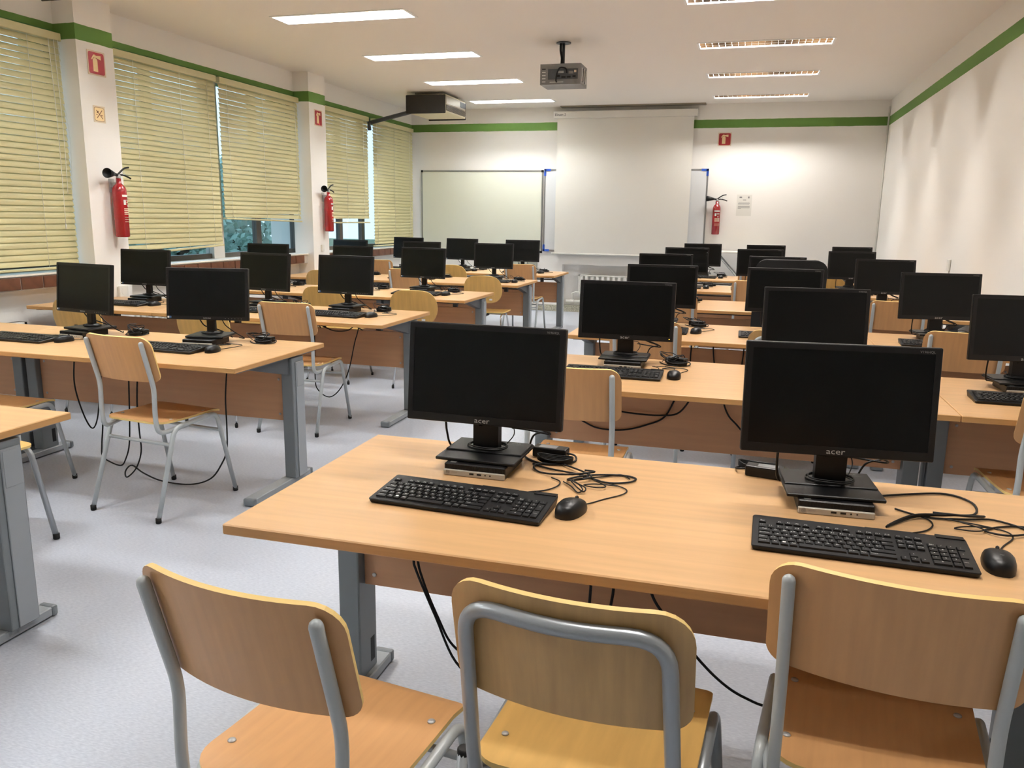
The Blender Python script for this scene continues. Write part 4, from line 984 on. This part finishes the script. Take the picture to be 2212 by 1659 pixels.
g.prism([(-.24, .10), (-.10, .22), (-.06, .16), (-.16, .06)], 0.0026, 0.0031, mp); g.prism([(.14, -.02), (.24, -.02), (.24, -.10), (.14, -.10)], 0.0026, 0.0031, mp); g.prism([(-.26, .0), (-.18, .0), (-.18, -.06), (-.26, -.06)], 0.0026, 0.0031, mp)
g.obj('pictogram', 'sign_brown', t)
# extinguishers (local: wall behind at y=0, front -y, horn towards -x)
def extinguisher(label, loc, rz):
    t = thing('fire_extinguisher', label, 'fire extinguisher', loc, rz, 'red fire extinguishers'); yc = -0.075
    r = 0.056
    g = G(); g.lathe([(r-0.008, 0), (r, 0.008), (r, 0.365)]+[(r*math.cos(a)*1+0.0*a, 0.365+0.07*math.sin(a)) for a in [R_(k) for k in (15, 30, 45, 58)]]+[(0.020, 0.435), (0.020, 0.472)], 24, (0, yc, 0)); g.obj('cylinder', 'ext_red', t)
    g = G(); g.lathe([(0.014, 0.472), (0.018, 0.476), (0.018, 0.500), (0.012, 0.505)], 14, (0, yc, 0)); g.obj('valve', 'logo_silver', t)
    g = G()
    g.tube([(0.0, yc, 0.497), (-0.05, yc-0.005, 0.505), (-0.06, yc-0.006, 0.506)], 0.013, 10)
    R0 = Matrix.Translation((-0.05, yc-0.005, 0.505)) @ Matrix.Rotation(R_(-88), 4, 'Y') @ Matrix.Rotation(R_(14), 4, 'X')
    g.lathe([(0.016, 0.0), (0.028, 0.05), (0.040, 0.105), (0.036, 0.105), (0.012, 0.03)], 18, mat4=R0); g.obj('horn', 'black_matte', t)
    g = G(); g.tube(spline([(0.0, yc, 0.505), (0.03, yc, 0.528), (0.075, yc, 0.556), (0.125, yc, 0.566)], 4), 0.0075, 8)
    g.tube(spline([(0.0, yc, 0.500), (0.05, yc, 0.502), (0.10, yc, 0.492), (0.14, yc, 0.478)], 4), 0.0075, 8); g.obj('lever', 'black_matte', t)
    g = G(); g.tube([(0.055+0.014*math.cos(2*PI*j/12), yc-0.01, 0.518+0.014*math.sin(2*PI*j/12)) for j in range(12)], 0.0015, 5, closed=True); g.obj('pin_ring', 'logo_silver', t)
    g = G(); g.box(-0.012, 0.012, yc+0.02, -0.001, 0.40, 0.44); g.box(-0.03, 0.03, -0.004, -0.001, 0.36, 0.47); g.obj('wall_bracket', 'logo_silver', t)
    g = G()
    def patch(a0, a1, z0, z1, m):
        V = []; k = 6
        for i in range(k+1):
            a = R_(a0+(a1-a0)*i/k); V += [((r+.0006)*math.sin(a), yc-(r+.0006)*math.cos(a), z0), ((r+.0006)*math.sin(a), yc-(r+.0006)*math.cos(a), z1)]
        g.add(V, [(2*i, 2*i+2, 2*i+3, 2*i+1) for i in range(k)], m, True)
    patch(-30, 55, 0.325, 0.342, 0)
    patch(-22, 0, 0.262, 0.302, 0); patch(5, 50, 0.296, 0.303, 0); patch(5, 50, 0.280, 0.284, 1); patch(20, 34, 0.245, 0.262, 0)
    for k in range(4): patch(-22, 52, 0.226-0.014*k, 0.233-0.014*k, 1)
    for k in range(3): patch(-22, 52, 0.160-0.018*k, 0.163-0.018*k, 1)
    g.obj('label_print', ['print_white', 'sign_rim'], t); return t
extinguisher('red fire extinguisher with black horn on the near pillar', (XP, 5.645, 1.233), PI/2)
extinguisher('red fire extinguisher on the second pillar', (XP, 9.135, 1.233), PI/2)
extinguisher('red fire extinguisher on the back wall beside the printed notice', (-0.482, YB, 1.235), 0)

# folding table at the back
t = thing('folding_table', 'white folding table with crossed grey legs by the back wall', 'table', (-0.1, 12.12, 0))
g = G(); g.cbox((0, 0, 0.995), (0.95, 0.42, 0.025), 0, r=0.005, seg=1); g.obj('tabletop', 'white_metal', t)
for s_ in (-1, 1):
    for a, b in ((-0.36, 0.12), (0.12, -0.36)):
        g = G(); g.tube([(a*1.0+0.03, s_*0.16+0.012*(a < b), 0.982), (b*1.0+0.03+(0.4 if b > a else -0.1), s_*0.16+0.012*(a < b), 0.012)], 0.013, 8); g.obj('leg', 'aluminium', t)

# ---------------------------------------------------------------- ceiling-hung units
def ac_unit(label, loc):
    t = thing('air_conditioner', label, 'air conditioner', loc); W, L, H = 0.56, 0.80, 0.24
    g = G(); g.cbox((0, L/2, H/2+0.012), (W, L, H-0.012), 0, r=0.006, seg=1); g.obj('casing', 'ac_beige', t)
    g = G(); g.cbox((0.0, -0.008, H/2), (W+0.01, 0.018, H), 0, r=0.008, seg=1); g.obj('end_cover', 'ac_black', t)
    g = G(); g.cbox((0.0, L+0.008, H/2), (W+0.01, 0.018, H), 0, r=0.008, seg=1); g.obj('end_cover', 'ac_black', t)
    g = G(); g.box(W/2, W/2+0.006, 0.02, L-0.02, 0.125, H-0.012); g.obj('front_panel', 'ac_panel', t)
    g = G(); g.box(W/2+0.006, W/2+0.009, L-0.24, L-0.03, 0.145, 0.215); g.obj('control_window', 'black_matte', t)
    g = G(); g.box(W/2, W/2+0.003, 0.02, L-0.02, 0.04, 0.118); g.obj('grille_recess', 'ac_black', t)
    g = G(); g.cbox((W/2+0.008, L/2, 0), (0.012, L-0.04, 0.005), 0, r=0.001, seg=1); sm = g.mesh('grille_slat', 'ac_panel')
    for k in range(6): link('grille_slat', sm, t, (0, 0, 0.047+k*0.0125), (0, 0, 0))
    for yy in (0.12, L-0.12):
        for xx in (-0.2, 0.2):
            g = G(); g.tube([(xx, yy, H), (xx, yy, ZC-loc[2])], 0.006, 6); g.obj('hanger_rod', 'aluminium', t)
    return t
ac_unit('dark-sided ceiling air conditioner hanging before the far window corner', (-4.28, 10.555, 2.782))
ac_unit('ceiling air conditioner whose bottom edge shows at the top left', (-4.28, 3.79, 2.782))
g = G(); g.tube([(-4.60, 10.84, 2.848), (-5.17, 10.72, 2.70)], 0.028, 8)
g.tube(rounded([(-5.17, 10.72, 2.70), (-5.195, 10.715, 2.69), (-5.20, 10.735, 2.60)], 0.02), 0.028, 8)
tag(g.obj('conduit_pipe', 'dark_grey'), 'dark pipe running from the air conditioner to the window', 'pipe')
t = thing('projector', 'grey ceiling projector hanging on a pole in mid room', 'projector', (-1.797, 7.75, 2.662))
W, L, H = 0.385, 0.30, 0.183
g = G(); g.box(-W/2, W/2, 0.012, L, 0, H); g.box(-W/2, W/2, 0, 0.012, 0, 0.045); g.box(-W/2, W/2, 0, 0.012, H-0.045, H); g.box(-W/2, -W/2+0.075, 0, 0.012, 0.045, H-0.045); g.box(W/2-0.025, W/2, 0, 0.012, 0.045, H-0.045)
g.obj('housing', 'projector_grey', t)
g = G(); g.box(-W/2+0.076, W/2-0.026, 0.009, 0.0118, 0.046, H-0.046); g.obj('connector_panel', 'dark_grey', t)
for k, (x, zz, w_, h_, m_) in enumerate(((-0.02, 0.075, 0.03, 0.018, 'black_matte'), (0.03, 0.065, 0.04, 0.014, 'black_matte'), (0.08, 0.065, 0.035, 0.014, 'black_matte'), (0.13, 0.07, 0.03, 0.014, 'black_matte'), (0.10, 0.105, 0.045, 0.022, 'projector_grey'), (0.14, 0.115, 0.02, 0.02, 'sign_rim'), (0.0, 0.11, 0.06, 0.02, 'aluminium'))):
    g = G(); g.box(x-w_/2, x+w_/2, 0.005, 0.009, zz-h_/2, zz+h_/2); g.obj('port', m_, t)
for k in range(5):
    g = G(); g.box(-W/2+0.018, -W/2+0.052, -0.002, 0, 0.022+k*0.028, 0.030+k*0.028); g.obj('vent_slot', 'print_white' if k < 4 else 'black_matte', t)
g = G(); g.box(-0.10, 0.03, -0.001, 0, 0.018, 0.024); g.obj('print', 'print_white', t)
for k in range(5):
    g = G(); g.box(W/2, W/2+0.004, 0.05+k*0.045, 0.075+k*0.045, 0.03, 0.15); g.obj('side_vent', 'black_matte' if k % 2 else 'print_white', t)
g = G(); g.tube(spline([(0.06, 0.004, 0.10), (0.055, -0.02, 0.135), (0.0, -0.03, 0.14), (-0.03, -0.025, 0.08), (-0.035, -0.02, 0.03), (-0.03, -0.01, 0.022)], 6), 0.007, 7); g.obj('cable', 'black_matte', t)
g = G(); g.tube([(-0.02, 0.20, H), (-0.02, 0.20, ZC-2.662)], 0.014, 10); g.lathe([(0.07, 0), (0.07, 0.008)], 20, (-0.02, 0.20, ZC-2.662-0.009)); g.obj('mount_pole', 'dark_grey', t)
g = G(); g.tube(spline([(-0.045, 0.19, ZC-2.662), (-0.043, 0.18, 0.33), (-0.03, 0.18, 0.26), (-0.035, 0.18, H)], 5), 0.012, 7); g.obj('mount_cable', 'black_matte', t)

# ---------------------------------------------------------------- outside
g = G(); g.box(-40, -5.9, -20, 60, -0.6, -0.5); struct(g.obj('ground', 'lawn'))
def tree(label, x, y, h, rx, n, seed):
    rnd = random.Random(seed)
    t = thing('tree', label, 'tree', (x, y, -0.5), 0, 'trees outside the windows')
    g = G(); g.tube([(0, 0, 0), (0.1, 0.05, h*0.5), (0.05, 0.1, h*0.9)], [0.16, 0.11, 0.04], 8)
    for k in range(9):
        a = rnd.uniform(0, 2*PI); z0 = h*rnd.uniform(0.15, 0.7); g.tube([(0.06, 0.04, z0), (rx*0.7*math.cos(a), rx*0.7*math.sin(a), z0+rnd.uniform(0.2, 1.0))], [0.05, 0.015], 5)
    g.obj('trunk', 'bark', t)
    g = G()
    for k in range(n):
        u = rnd.uniform(-1, 1); a = rnd.uniform(0, 2*PI); q_ = rnd.random()**0.4
        p = Vector((rx*q_*math.sqrt(1-u*u)*math.cos(a), rx*q_*math.sqrt(1-u*u)*math.sin(a), h*0.55+h*0.5*q_*u))
        if p.z < 0.1: continue
        d = Vector((rnd.uniform(-1, 1), rnd.uniform(-1, 1), rnd.uniform(-1, 1))).normalized(); e = d.orthogonal().normalized(); s_ = rnd.uniform(0.05, 0.12)
        g.add([p-d*s_, p+e*s_*0.5, p+d*s_, p-e*s_*0.5], [(0, 1, 2, 3)])
    o = g.obj('foliage', 'leaf', t); o['kind'] = 'stuff'
tree('leafy bluish-green tree outside the middle window, left one', -9.8, 12.4, 2.9, 1.3, 2600, 1)
tree('leafy bluish-green tree outside the middle window, right one', -10.6, 15.2, 3.1, 1.3, 2600, 2)
tree('leafy bluish-green tree farther out beyond the middle window', -13.6, 17.2, 3.6, 1.5, 2600, 3)
tree('leafy tree outside the near window at the left', -9.6, 8.6, 3.0, 1.3, 1600, 4)
